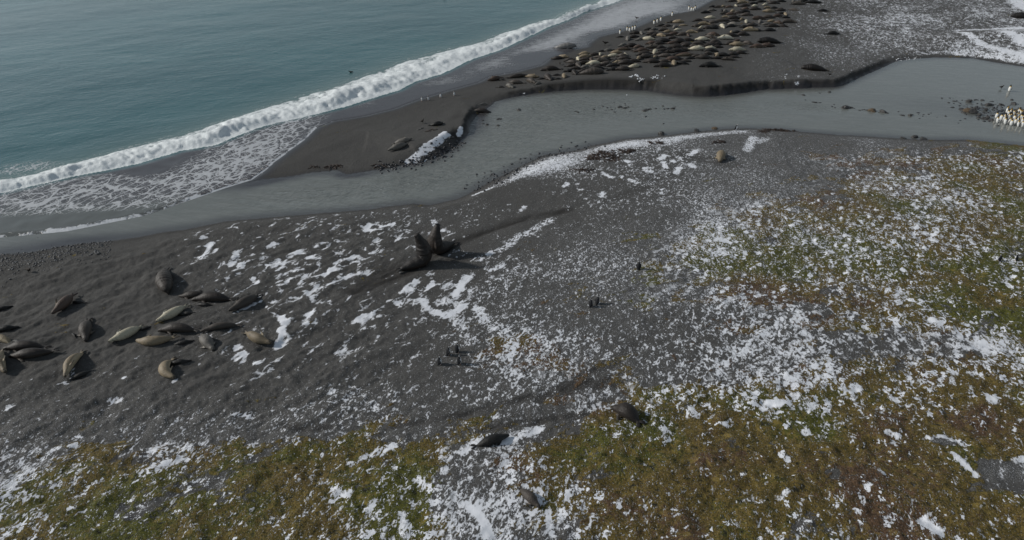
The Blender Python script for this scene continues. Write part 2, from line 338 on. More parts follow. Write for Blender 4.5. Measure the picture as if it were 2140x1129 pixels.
# ---------------------------------------------------------------- ground
def ground_material():
    s = NT('ground_surface'); co = s.coord()
    thr, fine, moss, gravel = s.attr('cover')
    brown, wet, dark, cut = s.attr('tone')
    dg = s.mapped(co, R(-62), (.72, 1.15, 1))
    nL = s.noise(dg, 1.0, 3, .55, .7); nM = s.noise(dg, 2.7, 3, .6, .9)
    mm = s.mapped(co, R(-86), (.74, 1.18, 1)); mx_ = s.mapped(co, R(-88), (.7, 1.15, 1))
    nF = s.noise(mm, 6.5, 3, .62, .6); nX = s.noise(mx_, 15.0, 2, .6)
    big = s.math('ADD', s.math('MULTIPLY', nL, .68), s.math('MULTIPLY', nM, .32))
    mid = s.math('ADD', s.math('MULTIPLY', nM, .55), s.math('MULTIPLY', nF, .45))
    small = s.math('ADD', s.math('MULTIPLY', nM, .22), s.math('ADD', s.math('MULTIPLY', nF, .53), s.math('MULTIPLY', nX, .25)))
    f1 = s.fmix(s.step(fine, .05, .5), big, mid); f = s.fmix(s.step(fine, .5, .95), f1, small)
    snow = s.step(s.math('SUBTRACT', f, thr), -.022, .026)
    # separate small drifts caught between the moss hummocks
    wv = s.n('VectorMath', operation='MULTIPLY_ADD'); wn_ = s.n('TexNoise'); s.put(wn_.inputs['Vector'], co); wn_.inputs['Scale'].default_value = 3.0; wn_.inputs['Detail'].default_value = 2
    s.put(wv.inputs[0], wn_.outputs[1]); wv.inputs[1].default_value = (.9, .9, .9); s.put(wv.inputs[2], s.mapped(co, R(-60), (.7, 1.15, 1)))
    vo = s.n('TexVoronoi'); s.put(vo.inputs['Vector'], wv.outputs[0]); vo.inputs['Scale'].default_value = 2.3
    vc = s.n('SeparateColor'); s.t.links.new(vo.outputs['Color'], vc.inputs[0])
    rad = s.math('MULTIPLY', s.math('POWER', vc.outputs[0], 2.0), s.step(thr, .66, .50, .0, 1.0))
    rad = s.math('SUBTRACT', rad, s.math('MULTIPLY', s.math('SUBTRACT', nF, .45), 1.5))
    drift = s.math('MULTIPLY', s.step(s.math('SUBTRACT', rad, vo.outputs['Distance']), .0, .05), s.step(moss, .25, .6))
    snow = s.math('MAXIMUM', snow, drift)
    # stray crumbs of snow on the gravel
    crumb = s.math('MULTIPLY', s.step(nX, s.fmix(gravel, .655, .575), s.fmix(gravel, .70, .66)), s.step(thr, .70, .60))
    snow = s.math('MAXIMUM', snow, s.math('MULTIPLY', crumb, .75))
    # sand and gravel
    n1 = s.noise(dg, .35, 4, .6); n2 = s.noise(co, 5.0, 4, .65); n3 = s.noise(co, 24.0, 2, .6)
    sand = s.mix(n1, (.056, .054, .051), (.098, .095, .091))
    sand = s.mix(s.step(n2, .35, .75), sand, (.062, .059, .055))
    stones = s.step(n3, .46, .68)
    sand = s.mix(s.math('MULTIPLY', stones, gravel), sand, (.20, .20, .20))
    pits = s.step(s.noise(co, 19.0, 2, .6), .44, .34)
    sand = s.mix(s.math('MULTIPLY', pits, s.math('MULTIPLY_ADD', gravel, .6, .2)), sand, (.02, .02, .019))
    sand = s.mix(s.math('MULTIPLY', dark, .82), sand, (.023, .0205, .0185))
    sand = s.mix(s.math('MULTIPLY', cut, .85), sand, (.022, .02, .018))
    sand = s.mix(s.math('MULTIPLY', wet, .8), sand, (.042, .041, .046))
    # moss
    m1 = s.noise(co, .8, 3, .6); m2 = s.noise(co, 3.2, 4, .65); m3 = s.noise(co, 11.0, 3, .65)
    bf = s.math('ADD', brown, s.math('MULTIPLY', s.math('SUBTRACT', s.math('ADD', s.math('MULTIPLY', s.noise(co, .19, 3, .55), .62), s.math('MULTIPLY', m2, .38)), .5), 3.0))
    green = s.mix(s.step(m3, .3, .7), (.036, .042, .008), (.128, .126, .018))
    ochre = s.mix(s.step(m3, .3, .7), (.050, .039, .011), (.190, .135, .034))
    red = s.mix(s.step(m3, .3, .7), (.046, .028, .016), (.148, .087, .048))
    mc = s.mix(s.step(bf, .25, .55), green, ochre); mc = s.mix(s.step(bf, .62, .95), mc, red)
    m4 = s.noise(co, 1.7, 3, .6, .5); mc = s.mix(s.math('MULTIPLY', s.step(m4, .55, .72), .55), mc, (.28, .205, .05)); mc = s.mix(s.step(m2, .47, .30), mc, (.016, .015, .008))  # golden patches, then shade in the hollows painted as dark colour
    m0 = s.noise(s.mapped(co, R(-30), (.7, 1.2, 1)), .42, 4, .6, .6)
    mk = s.math('ADD', moss, s.math('MULTIPLY', s.math('SUBTRACT', s.math('ADD', s.math('MULTIPLY', m0, .72), s.math('MULTIPLY', m2, .28)), .5), 3.3))
    mk = s.step(mk, .42, .56)
    base = s.mix(mk, sand, mc)
    thin = s.math('MAXIMUM', s.step(s.math('SUBTRACT', f, thr), -.022, .10), s.step(s.math('SUBTRACT', rad, vo.outputs['Distance']), .0, .16))
    snowc = s.mix(thin, (.42, .43, .45), (.79, .81, .86))
    c = s.mix(snow, base, snowc)
    rough = s.fmix(s.math('MULTIPLY', wet, s.math('SUBTRACT', 1.0, snow)), .85, .30)
    hgt = s.math('ADD', s.math('MULTIPLY', n2, .5), s.math('MULTIPLY', n3, .15))
    hm = s.math('ADD', s.math('MULTIPLY', m2, .8), s.math('MULTIPLY', m3, .7))
    hh = s.fmix(mk, hgt, hm)
    hh = s.math('MULTIPLY', hh, s.fmix(snow, 1.0, .25))
    hh = s.math('ADD', hh, s.math('MULTIPLY', snow, .25))
    hh = s.math('MULTIPLY', hh, s.math('SUBTRACT', 1.0, s.math('MULTIPLY', wet, .9)))
    return s.fin(c, rough, .3, s.bump(hh, .8, .14))

def ppf(p):
    p = np.clip(p, .002, .998); q = np.where(p < .5, p, 1 - p); t = np.sqrt(-2 * np.log(q))
    z = t - (2.515517 + .802853 * t + .010328 * t * t) / (1 + 1.432788 * t + .189269 * t * t + .001308 * t ** 3)
    return np.where(p < .5, -z, z)
NSTD = .082
def build_ground():
    X, Y, F = lod_grid(-720, 2900, 1180, 1640, -215, 880, .4)
    D = ground_fields(X, Y)
    dw = np.minimum(D['dsea'], D['driv'])
    keep = dw > -9
    used, F = compress(keep, F)
    X, Y = X[used], Y[used]; D = {k: v[used] for k, v in D.items()}
    px, py = D['px'], D['py']
    dens = np.clip(sgrid(SNOW, px, py), 0, 1)
    dens = dens * (.27 + 1.03 * fbm(X, Y, .20, 3, 77))
    dens = np.where((D['dsea'] < 8) & D['north'], 0, dens)
    dens *= sstep(.1, 1.6, D['driv']) * sstep(.3, 3, D['dsea'])
    dens = dens * (1 - .96 * D['scuff'])
    ss = stroke_field(X, Y, SNOWSTR); dens = np.maximum(dens, .10 * np.clip(ss, 0, 1.2))
    thr = .5 + NSTD * ppf(1 - np.clip(dens, .002, .9))
    thr = thr - ss * .15
    thr = np.where((np.minimum(D['dsea'], D['driv']) < .05), .9, thr)
    fine = np.clip(sgrid(FINE, px, py), 0, 1)
    fine = np.where((D['driv'] < 4) & (~D['north']) & (px > 980), np.maximum(fine, .9), fine)
    gravel = np.clip(sgrid(FINE, px, py) * 1.1 - .1, 0, 1) * sstep(6, 14, D['dsea'] + 0 * X)
    gravel = np.maximum(gravel, D['pan'])
    gravel = np.where(D['north'] & (px < 1500), gravel * .3, gravel)
    wet = sstep(1.6, .1, D['dsea']) + .9 * sstep(.5, .0, D['driv'])
    wet = np.clip(wet, 0, 1)
    brown = sgrid(BROWN, px, py)
    hfrac = D['h'] / np.maximum(D['hb'], .1)
    cut = np.where((D['w'] < 1.35) & D['north'] & (D['hb'] > .5), sstep(1.0, .8, hfrac) * sstep(3, 1, D['driv']), 0)
    dark = np.clip(D['scuff'] + .35 * sstep(1.2, .5, D['driv']) + .25 * sstep(9, 2, D['dsea']), 0, 1)
    V = np.stack([X, Y, D['h']], 1)
    me = mesh_np('ground', V, F)
    add_attr(me, 'cover', np.stack([thr, fine, D['moss'], gravel], 1))
    add_attr(me, 'tone', np.stack([brown, wet, dark, cut], 1))
    tag(link('ground', me, ground_material()), kind='structure')
build_ground()

# ---------------------------------------------------------------- sea and river
def gauss_sum(px, py, L):
    r = 0
    for cx, cy, rx, ry, slope, a in L:
        dx = (px - cx); dy = py - cy - slope * dx
        r = r + a * np.exp(-(dx / rx) ** 2 - (dy / ry) ** 2)
    return r
LACE = [(520,320,110,38,-.42,.85),(430,372,110,26,-.3,.75),(590,275,50,16,-.5,.5),(150,400,170,22,-.1,.55),(50,428,80,10,0,.65),(250,395,90,20,-.15,.35),(210,432,180,9,-.08,.5),(40,352,70,10,-.1,.55),
 (1380,18,130,24,-.1,.85),(1260,55,90,26,-.3,.85),(1140,95,80,18,-.4,.75),(1040,128,60,12,-.35,.65),(925,172,45,9,-.15,.55),(770,218,40,6,-.2,.35),(1400,-40,120,30,-.3,.8)]
BARE = [(1270,72,55,10,-.1,.9),(1100,118,48,9,-.1,.9),(1350,42,30,10,-.3,.6),(880,200,60,12,-.25,.8),(300,366,50,10,-.2,.2),(1440,12,30,8,-.3,.4)]
TURBID = [(120,462,260,22,-.10,1.1),(-150,490,260,40,-.1,1.1),(320,432,60,10,-.25,.6)]
def sea_material():
    s = NT('sea_water'); co = s.coord()
    solid, lace, shallow, turbid = s.attr('foam'); glass, edge, spray, _ = s.attr('foam2')
    mp = s.mapped(co, R(-28), (.55, 1.0, 1))
    wd = s.noise(co, .35, 3, .6)
    deep = s.mix(s.step(s.noise(mp, .05, 3, .5), .35, .65), (.015, .095, .108), (.025, .117, .130))
    deep = s.mix(glass, deep, (.12, .19, .18))
    c = s.mix(shallow, deep, s.mix(wd, (.058, .055, .060), (.088, .083, .088)))
    c = s.mix(turbid, c, (.115, .122, .115))
    # lace of foam: edges of warped cells
    def cells(vec, sc, lo, hi):
        w = s.n('TexNoise'); s.put(w.inputs['Vector'], vec); w.inputs['Scale'].default_value = sc * .9; w.inputs['Detail'].default_value = 3
        a = s.n('VectorMath', operation='MULTIPLY_ADD'); s.put(a.inputs[0], w.outputs[1]); a.inputs[1].default_value = (1.1 / sc,) * 3; s.put(a.inputs[2], vec)
        v = s.n('TexVoronoi', feature='DISTANCE_TO_EDGE'); s.put(v.inputs['Vector'], a.outputs[0]); v.inputs['Scale'].default_value = sc
        return v.outputs[0]
    lv = s.mapped(co, R(25), (1.25, .55, 1))
    def worms(vec, sc, dist):
        q = s.noise(vec, sc, 2, .5, dist); return s.math('ABSOLUTE', s.math('SUBTRACT', q, .5))
    wl_ = s.mapped(co, R(38), (.55, 1.35, 1))
    e1 = s.math('MULTIPLY', worms(wl_, 1.0, 1.3), 6.5); e2 = s.math('MULTIPLY', worms(wl_, 2.6, 1.1), 7.5); e3 = cells(lv, .9, 0, 0); n5 = s.noise(co, 1.1, 4, .65, .5); n9 = s.noise(co, 7.0, 3, .7)
    wid = s.math('MULTIPLY', lace, s.math('MULTIPLY_ADD', n5, .80, -.20))
    l1 = s.math('MAXIMUM', s.step(s.math('SUBTRACT', wid, e1), -.05, .03), s.step(s.math('SUBTRACT', s.math('MULTIPLY', wid, .55), e3), -.04, .02))
    l2 = s.step(s.math('SUBTRACT', s.math('MULTIPLY', wid, .9), e2), -.06, .05)
    spk = s.step(s.math('ADD', n9, s.math('MULTIPLY', lace, .12)), .66, .82)
    lc = s.math('MAXIMUM', l1, s.math('MAXIMUM', s.math('MULTIPLY', l2, .8), s.math('MULTIPLY', spk, .75)))
    lc = s.math('MULTIPLY', lc, s.step(lace, .03, .2))
    br = s.math('ADD', s.math('MULTIPLY', s.noise(co, 1.3, 5, .7, .3), .7), s.math('MULTIPLY', s.noise(co, 5.0, 3, .7), .3))
    sol = s.step(s.math('ADD', s.math('MULTIPLY', solid, 1.15), s.math('MULTIPLY', s.math('SUBTRACT', br, .5), 1.5)), .36, .74)
    ed = s.step(s.math('ADD', edge, s.math('MULTIPLY', s.math('SUBTRACT', n5, .5), 1.9)), .50, .80)
    st = s.noise(s.mapped(co, R(-12), (.35, 1.6, 1)), 1.6, 5, .72, .4); st2 = s.noise(co, 6.0, 3, .7)
    sp = s.math('ADD', s.math('MULTIPLY', st, .5), s.math('MULTIPLY', st2, .5))
    sp = s.math('MULTIPLY', s.step(s.math('ADD', sp, s.math('MULTIPLY', spray, .19)), .54, .70), s.step(spray, .02, .30))
    lc = s.math('MAXIMUM', lc, sp)
    lc = s.math('MULTIPLY', lc, .78); fo = s.math('MAXIMUM', lc, s.math('MAXIMUM', sol, ed), clamp=True)
    foamc = s.mix(sol, (.62, .64, .67), (.80, .84, .85))
    c = s.mix(fo, c, foamc)
    rough = s.fmix(fo, s.fmix(shallow, .16, .22), .75)
    r1 = s.noise(mp, 1.4, 4, .6, .3); r2 = s.noise(mp, .38, 3, .55)
    r3 = s.noise(mp, 3.6, 3, .6, .3); rip = s.math('ADD', s.math('MULTIPLY', r1, .38), s.math('ADD', s.math('MULTIPLY', r2, .42), s.math('MULTIPLY', r3, .14)))
    rip = s.math('MULTIPLY', rip, s.math('SUBTRACT', 1.0, s.math('MULTIPLY', shallow, .85)))
    hh = s.math('ADD', rip, s.math('MULTIPLY', s.math('MULTIPLY', fo, br), .8))
    return s.fin(c, rough, .38, s.bump(hh, .6, .20))
def build_sea():
    X, Y, F = lod_grid(-420, 2300, 880, 640, -275, 560, 0)
    dsea = seg_dist(X, Y, gSW); dsea = np.where(inside(X, Y, SEAPOLY), -dsea, dsea)
    used, F = compress(dsea < .6, F); X, Y, dsea = X[used], Y[used], dsea[used]
    wv = (fbm(X, Y, .35, 2, 90) - .5)
    a = seg_dist(X, Y, gSEAW); b = seg_dist(X, Y, gSHW)
    ins = inside(X, Y, BREAKPOLY)
    shore_side = (~ins) & (b < a)
    b2 = b + wv * 0
    t = np.where(ins, a / (a + b2 + 1e-6), np.where(shore_side, 1, 0))
    t = np.where(ins, np.clip(t + ((fbm(X, Y, .30, 2, 91) - .5) * .45 + (fbm(X, Y, 1.1, 2, 92) - .5) * .3) * 4 * t * (1 - t), 0, 1), t)
    px, py = proj(X, Y, 0)
    cd_ = gSHW[-8] - gSHW[3]; cd_ = cd_ / np.hypot(*cd_); al = X * cd_[0] + Y * cd_[1]; ac = -X * cd_[1] + Y * cd_[0]
    lumps = fbm(al * .8, ac * .5, .5, 4, 33); lump2 = fbm(X, Y, 2.6, 2, 39)
    prof = sstep(0, .6, t) * sstep(1.02, .66, t)
    hw = (.25 + .80 * fbm(X, Y, .12, 2, 93)) * np.clip(1 - np.abs(px - 700) / 1600, .35, 1)
    z = hw * prof * (.7 + .6 * lumps) + sstep(.1, .4, t) * sstep(1.0, .9, t) * ((lump2 - .5) * .12 + (fbm(al * 1.5, ac * .45, 1.0, 3, 36) - .5) * .42 + (fbm(X, Y, 5.0, 2, 38) - .5) * .12)
    back = np.exp(-np.where(ins, 0, a) / 2.5) * (~shore_side) * (1 - prof)
    z = z + .10 * back * hw
    swell = (fbm(X * .5 + Y * .35, Y * .9 - X * .5, .16, 3, 50) - .5) * .5 + (fbm(X * .6 + Y * .3, Y - X * .5, .6, 2, 55) - .5) * .12
    z = z + swell * sstep(0, 8, a) * (~shore_side) * (~ins) * .30
    bore = sstep(620, 480, px)
    z = z + bore * (shore_side * .11 * sstep(.02, .6, -dsea) + (fbm(X, Y, .8, 2, 57) - .5) * .06 * shore_side * sstep(.1, 1, -dsea))
    z = z + .012 * shore_side - .05 * sstep(-.12, .1, dsea) 
    dshore = np.where(shore_side, b, 0)
    solid = np.where(ins, sstep(0, .08, t) * (.60 + .36 * sstep(.28, .55, t)), np.where(shore_side, sstep(1.0, 0, b) * .35, sstep(2.2, 0, a) * .36))
    solid = solid * (.72 + .5 * fbm(X, Y, .22, 3, 94)) + ins * sstep(.45, .8, t) * .25
    solid = solid * (1 - .42 * sstep(1090, 1180, px))
    lace = np.clip(gauss_sum(px, py, LACE) - gauss_sum(px, py, BARE), 0, 1) * (~ins)
    lace = np.where((~shore_side) & (px > 300), 0, lace)
    right = sstep(640, 820, px); spray = lace * right; lace = lace * (1 - right)
    shallow = np.where(shore_side, sstep(0, 1.2, b), 0)
    turbid = np.clip(gauss_sum(px, py, TURBID), 0, 1) * shore_side
    wid = np.where(px < 420, .60, np.where(px < 660, .26, .14))
    edge = sstep(wid * 2, wid * .2, -dsea) * np.where(px < 660, .95, .30) * shore_side
    edge = edge * (.4 + 1.2 * fbm(X, Y, .25, 2, 71))
    glass = np.exp(-np.where(shore_side | ins, 0, a) / 3.0) * .8 * (~shore_side)
    me = mesh_np('sea', np.stack([X, Y, z], 1), F)
    add_attr(me, 'foam', np.stack([solid, lace, shallow, turbid], 1)); add_attr(me, 'foam2', np.stack([glass, edge, spray, 0 * X + 1], 1))
    tag(link('sea', me, sea_material()), kind='structure')
build_sea()

def river_material():
    s = NT('river_water'); co = s.coord(); shal, rif, _, _ = s.attr('flow')
    mp = s.mapped(co, R(12), (.6, 1.2, 1))
    n1 = s.noise(mp, .3, 3, .5); r1 = s.noise(mp, 2.2, 4, .6, .4); r2 = s.noise(mp, .8, 3, .5)
    stk = s.noise(s.mapped(co, R(14), (.22, 1.5, 1)), 1.3, 4, .68, .8); rp = s.noise(s.mapped(co, R(-48), (.45, 1.5, 1)), 2.6, 3, .6, .5)
    c = s.mix(n1, (.150, .162, .150), (.182, .190, .178)); c = s.mix(s.math('MULTIPLY', s.step(stk, .42, .70), .55), c, (.225, .232, .22)); c = s.mix(s.math('MULTIPLY', s.step(rp, .50, .36), s.math('MULTIPLY_ADD', rif, .45, .12)), c, (.085, .098, .092))  # pale silt streaks, then ripple shading painted into the water colour
    c = s.mix(shal, c, (.055, .054, .058))
    fl = s.math('MULTIPLY', s.step(s.noise(s.mapped(co, R(20), (.5, 1.5, 1)), 2.4, 4, .7, 1.0), .635, .72), rif)
    c = s.mix(s.math('MULTIPLY', fl, .75), c, (.6, .62, .62))
    h = s.math('MULTIPLY', s.math('ADD', s.math('MULTIPLY', r1, .4), s.math('MULTIPLY', r2, .6)), s.math('MULTIPLY_ADD', rif, .85, .15))
    return s.fin(c, .16, .5, s.bump(h, .9, .30))
def build_river():
    X, Y, F = lod_grid(-420, 2560, 520, 720, 90, 230, 0)
    dn = seg_dist(X, Y, np.vstack([gNB, gSB])); ins = inside(X, Y, RIVPOLY); d = np.where(ins, -dn, dn)
    used, F = compress(d < 1.5, F); X, Y, d = X[used], Y[used], d[used]
    px, py = proj(X, Y)
    shal = sstep(1.8, .1, -d) * .7 + gauss_sum(px, py, [(1000,250,25,28,0,.8),(560,378,60,9,-.3,.9),(730,366,40,5,0,.6),(120,505,160,14,-.12,.55),(1950,220,110,16,.05,.25),(2060,235,60,18,0,.4)])
    rif = np.clip(gauss_sum(px, py, [(1080,270,120,60,-.3,1.),(900,370,160,40,-.2,.9),(650,410,160,25,-.1,.8),(1250,230,120,30,0,.7),(1500,230,150,25,0,.4),(1700,225,60,8,.1,.6)]), 0, 1)
    me = mesh_np('river', np.stack([X, Y, 0 * X], 1), F)
    add_attr(me, 'flow', np.stack([np.clip(shal, 0, 1), rif, 0 * X, 0 * X + 1], 1))
    tag(link('river', me, river_material()), kind='structure')
build_river()

# ---------------------------------------------------------------- animals: body builders
def loft(rings):
    """rings: list of (centre(3), u(3), v(3)) ; elliptical sections joined in one skin with closed ends"""
    n = 16; V = []; F = []
    an = np.linspace(0, 2 * np.pi, n, endpoint=False)
    for c, u, v in rings:
        c, u, v = map(np.asarray, (c, u, v))
        V.append(c + np.cos(an)[:, None] * u + np.sin(an)[:, None] * v)
    V = np.vstack(V); m = len(rings)
    for i in range(m - 1):
        for j in range(n):
            k = (j + 1) % n; F.append((i * n + j, i * n + k, (i + 1) * n + k, (i + 1) * n + j))
    a = len(V); V = np.vstack([V, rings[0][0], rings[-1][0]])
    for j in range(n):
        k = (j + 1) % n; F.append((a, k, j)); F.append((a + 1, (m - 1) * n + j, (m - 1) * n + k))
    return V, F
def paddle(p0, p1, w0, w1, th, up=(0, 0, 1), n=7, bend=(0, 0, 0)):
    p0, p1, up, bend = map(lambda a: np.asarray(a, float), (p0, p1, up, bend))
    d = p1 - p0; s = np.cross(up, d); s /= np.linalg.norm(s); nrm = np.cross(d, s); nrm /= np.linalg.norm(nrm)
    R_ = []
    for i in range(n):
        t = i / (n - 1); w = (w0 + (w1 - w0) * t) * (1 if t < .8 else math.sqrt(max(1 - ((t - .8) / .2) ** 2, .03)))
        R_.append((p0 + d * t + bend * math.sin(math.pi * t), s * w, nrm * (th * (1 - .6 * t))))
    return loft(R_)
def fuse(parts, voxel, smooth=4):
    """join the pieces into one continuous skin"""
    V = []; F = []; o = 0
    for v, f in parts:
        V += [tuple(p) for p in v]; F += [tuple(i + o for i in q) for q in f]; o += len(v)
    me = bpy.data.meshes.new('raw'); me.from_pydata(V, [], F); me.update()
    ob = bpy.data.objects.new('raw', me); col.objects.link(ob)
    md = ob.modifiers.new('r', 'REMESH'); md.mode = 'VOXEL'; md.voxel_size = voxel
    sm = ob.modifiers.new('s', 'SMOOTH'); sm.factor = .5; sm.iterations = smooth
    dg = bpy.context.evaluated_depsgraph_get(); ev = bpy.data.meshes.new_from_object(ob.evaluated_get(dg))
    bpy.data.objects.remove(ob); bpy.data.meshes.remove(me)
    P = np.zeros(len(ev.vertices) * 3, np.float32); ev.vertices.foreach_get('co', P)
    return ev, P.reshape(-1, 3).astype(float)

def seal_mesh(name, L=2.6, fat=1.0, bull=False, bend=0.0, roll=0.0, rise=None, flip=None, voxel=.03, hind=1.0, headturn=0.0):
    """a seal lying along +X, head at +X. bend: sideways curl (radians, tail to head); roll: lying over on its side"""
    if bull:
        T = [0, .06, .14, .25, .38, .52, .64, .74, .82, .875, .92, .955, .985, 1.0]
        A = [.12, .16, .25, .34, .42, .47, .49, .46, .40, .345, .31, .26, .20, .11]
    else:
        T = [0, .05, .12, .22, .35, .50, .63, .74, .82, .88, .93, .965, .99, 1.0]
        A = [.07, .09, .16, .25, .32, .345, .33, .26, .19, .155, .15, .125, .085, .05]
    if rise: A = [.12, .17, .27, .37, .45, .50, .47, .39, .315, .265, .235, .20, .15, .09]
    k = L / 2.6 if not bull else L / 3.3
    k *= fat
    zc = lambda t: .30 * k * (.55 + .45 * math.sin(math.pi * min(max(t, .05), .95)))
    rings = []
    Tn = np.linspace(0, 1, 34); An = np.interp(Tn, T, A)
    An = np.convolve(np.pad(An, 2, mode='edge'), [.1, .2, .4, .2, .1], 'valid')
    for t, a in zip(Tn, An):
        a = a * k
        if bull: a *= 1 + .045 * math.sin(t * 75) * math.exp(-((t - .72) / .13) ** 2) + .02 * math.sin(t * 41 + 1)
        zz = a * .9 if t < .8 else a * .95 + (t - .8) * (.10 if not bull else .9) * k
        rings.append(((t * L, 0, zz), (0, a * 1.07, 0), (0, 0, a * .93)))
    parts = [loft(rings)]
    if bull:   # drooping trunk-like nose
        zn = (.2 + .16) * k
        parts.append(loft([((L * (.955 + .02 * i), 0, zn + .10 * k - .035 * i * i * k), (0, (.13 - .017 * i) * k, 0), (0, 0, (.13 - .02 * i) * k)) for i in range(5)]))
    for sy in (-1, 1):
        # fore flippers laid back against the flanks, hind flippers fanned at the tail
        parts.append(paddle((.70 * L, sy * .26 * k, .13 * k), (.56 * L, sy * .50 * k, .05 * k), .075 * k, .10 * k, .05 * k))
        parts.append(paddle((.05 * L, sy * .02 * k, .10 * k), (-.13 * L * hind, sy * .20 * k, .09 * k), .055 * k, .13 * k, .045 * k, bend=(0, 0, .05 * k)))
    me, P = fuse(parts, voxel)
    x, y, z = P.T.copy()
    t = np.clip(x / L, -.2, 1.1)
    a = np.interp(np.clip(t, 0, 1), Tn, An) * k
    zaxis = a * .9
    # colouring along the body: pale belly, dark muzzle and flippers
    up = np.clip((z - zaxis) / (a + .03), -1.2, 1.2)
    belly = sstep(.25, -.55, up)
    out = np.abs(y) / (a * 1.07 + .02)
    flipper = np.maximum(sstep(1.02, 1.2, out), sstep(.0, -.03, t))
    face = sstep(.955, .99, t)
    # small dark eyes and nostril pads show as pigment
    for sy in (-1, 1):
        e = np.array([.945 * L, sy * .10 * k, zaxis.max() * 0 + (.20 * k if not bull else .34 * k)])
        face = np.maximum(face, sstep(.055 * k, .03 * k, np.linalg.norm(P - e, axis=1)))
    # pose
    yy, zz = y.copy(), z.copy()
    if roll:
        zz0 = .27 * k * np.clip(1.15 - abs(t - .5), .5, 1); cy, cz = y, z - zz0
        rl = roll * sstep(-.15, .2, t) * 1.0
        yy = cy * np.cos(rl) - cz * np.sin(rl); zz = cy * np.sin(rl) + cz * np.cos(rl) + zz0
    s = t * L
    if rise is None:
        ang = bend * (t - .5) + headturn * sstep(.72, .95, t)
        ts = np.linspace(-.3, 1.2, 400); ag = bend * (ts - .5) + headturn * sstep(.72, .95, ts)
        cx = np.cumsum(np.cos(ag)) * (ts[1] - ts[0]) * L; cyv = np.cumsum(np.sin(ag)) * (ts[1] - ts[0]) * L
        i0 = np.argmin(abs(ts - .5)); cx -= cx[i0]; cyv -= cyv[i0]
        bx = np.interp(t, ts, cx); by = np.interp(t, ts, cyv)
        nx = bx - yy * np.sin(ang); ny = by + yy * np.cos(ang); nz = zz
        nx = nx + (s - t * L)
    else:      # reared up: the pitch rises along the body, then the head tips back
        ts = np.linspace(-.3, 1.2, 600)
        pit = rise[0] * sstep(rise[1], rise[2], ts) + rise[3] * sstep(.80, .95, ts)
        cx = np.cumsum(np.cos(pit)) * (ts[1] - ts[0]) * L; cz = np.cumsum(np.sin(pit)) * (ts[1] - ts[0]) * L
        i0 = np.argmin(abs(ts)); cx -= cx[i0]; cz -= cz[i0]
        p = np.interp(t, ts, pit); bx = np.interp(t, ts, cx); bz = np.interp(t, ts, cz)
        zl = zz - zaxis
        nx = bx - zl * np.sin(p); nz = bz + zl * np.cos(p) + np.interp(t, [0, .5, 1], [.15 * k, .42 * k, .42 * k]); ny = yy
        nx -= np.interp(rise[2], ts, cx) * .6
    nz = nz - np.percentile(nz, 3)
    nz = np.where(nz < 0, nz * .3, nz)
    me.vertices.foreach_set('co', np.stack([nx, ny, nz], 1).astype(np.float32).ravel()); me.update()
    for p in me.polygons: p.use_smooth = True
    add_attr(me, 'coat', np.stack([belly, flipper, face, np.ones_like(face)], 1))
    me.name = name
    return me

def coat(name, back, belly, dark=(.018, .015, .013), spots=.35, gloss=.55, dust=.5):
    s = NT(name); co = s.coord(); be, fl, fa, _ = s.attr('coat')
    oi = s.n('ObjectInfo').outputs['Random']
    n1 = s.noise(co, 2.2, 3, .6); n2 = s.noise(co, 11.0, 3, .65)
    bf = s.step(s.math('ADD', be, s.math('MULTIPLY', s.math('SUBTRACT', n1, .5), .7)), .25, .75)
    c = s.mix(bf, back, belly)
    c = s.mix(s.math('MULTIPLY', s.step(n2, .50, .72), spots), c, tuple(v * .45 for v in back))
    c = s.mix(s.math('MULTIPLY', s.step(n1, .55, .75), .5), c, tuple(v * .62 for v in back))
    c = s.mix(s.math('MULTIPLY', s.math('MAXIMUM', fl, fa), .8), c, dark)
    n3 = s.noise(co, 4.5, 4, .7, .6); c = s.mix(s.math('MULTIPLY', s.step(n3, .56, .66), dust), c, (.052, .050, .047))   # clinging sand
    v = s.math('MULTIPLY_ADD', oi, .5, .75)
    hv = s.n('HueSaturation'); s.put(hv.inputs['Value'], v); s.put(hv.inputs['Color'], c)
    return s.fin(hv.outputs[0], gloss, .4, s.bump(s.math('ADD', n2, s.math('MULTIPLY', n1, 1.5)), .6, .05))
COAT = {
 'K': ('black', coat('black_fur', (.013, .012, .011), (.024, .022, .020), dust=.12)),
 'D': ('dark brown', coat('dark_brown_fur', (.032, .025, .021), (.062, .050, .040), dust=.3)),
 'B': ('grey brown', coat('grey_brown_fur', (.062, .051, .043), (.115, .097, .080))),
 'G': ('silver grey', coat('silver_grey_fur', (.130, .120, .106), (.25, .23, .20))),
 'T': ('tan', coat('tan_fur', (.24, .190, .125), (.40, .325, .22))),
 'C': ('pale straw', coat('pale_straw_fur', (.55, .50, .375), (.70, .655, .54))),
 'R': ('reddish brown', coat('reddish_brown_fur', (.070, .046, .035), (.185, .145, .105))),
 'O': ('brownish black bull', coat('bull_hide', (.014, .0115, .0105), (.028, .021, .017), spots=.6, dust=.08)),
 'W': ('wet grey', coat('wet_grey_hide', (.16, .155, .15), (.24, .23, .22), gloss=.25)),
}
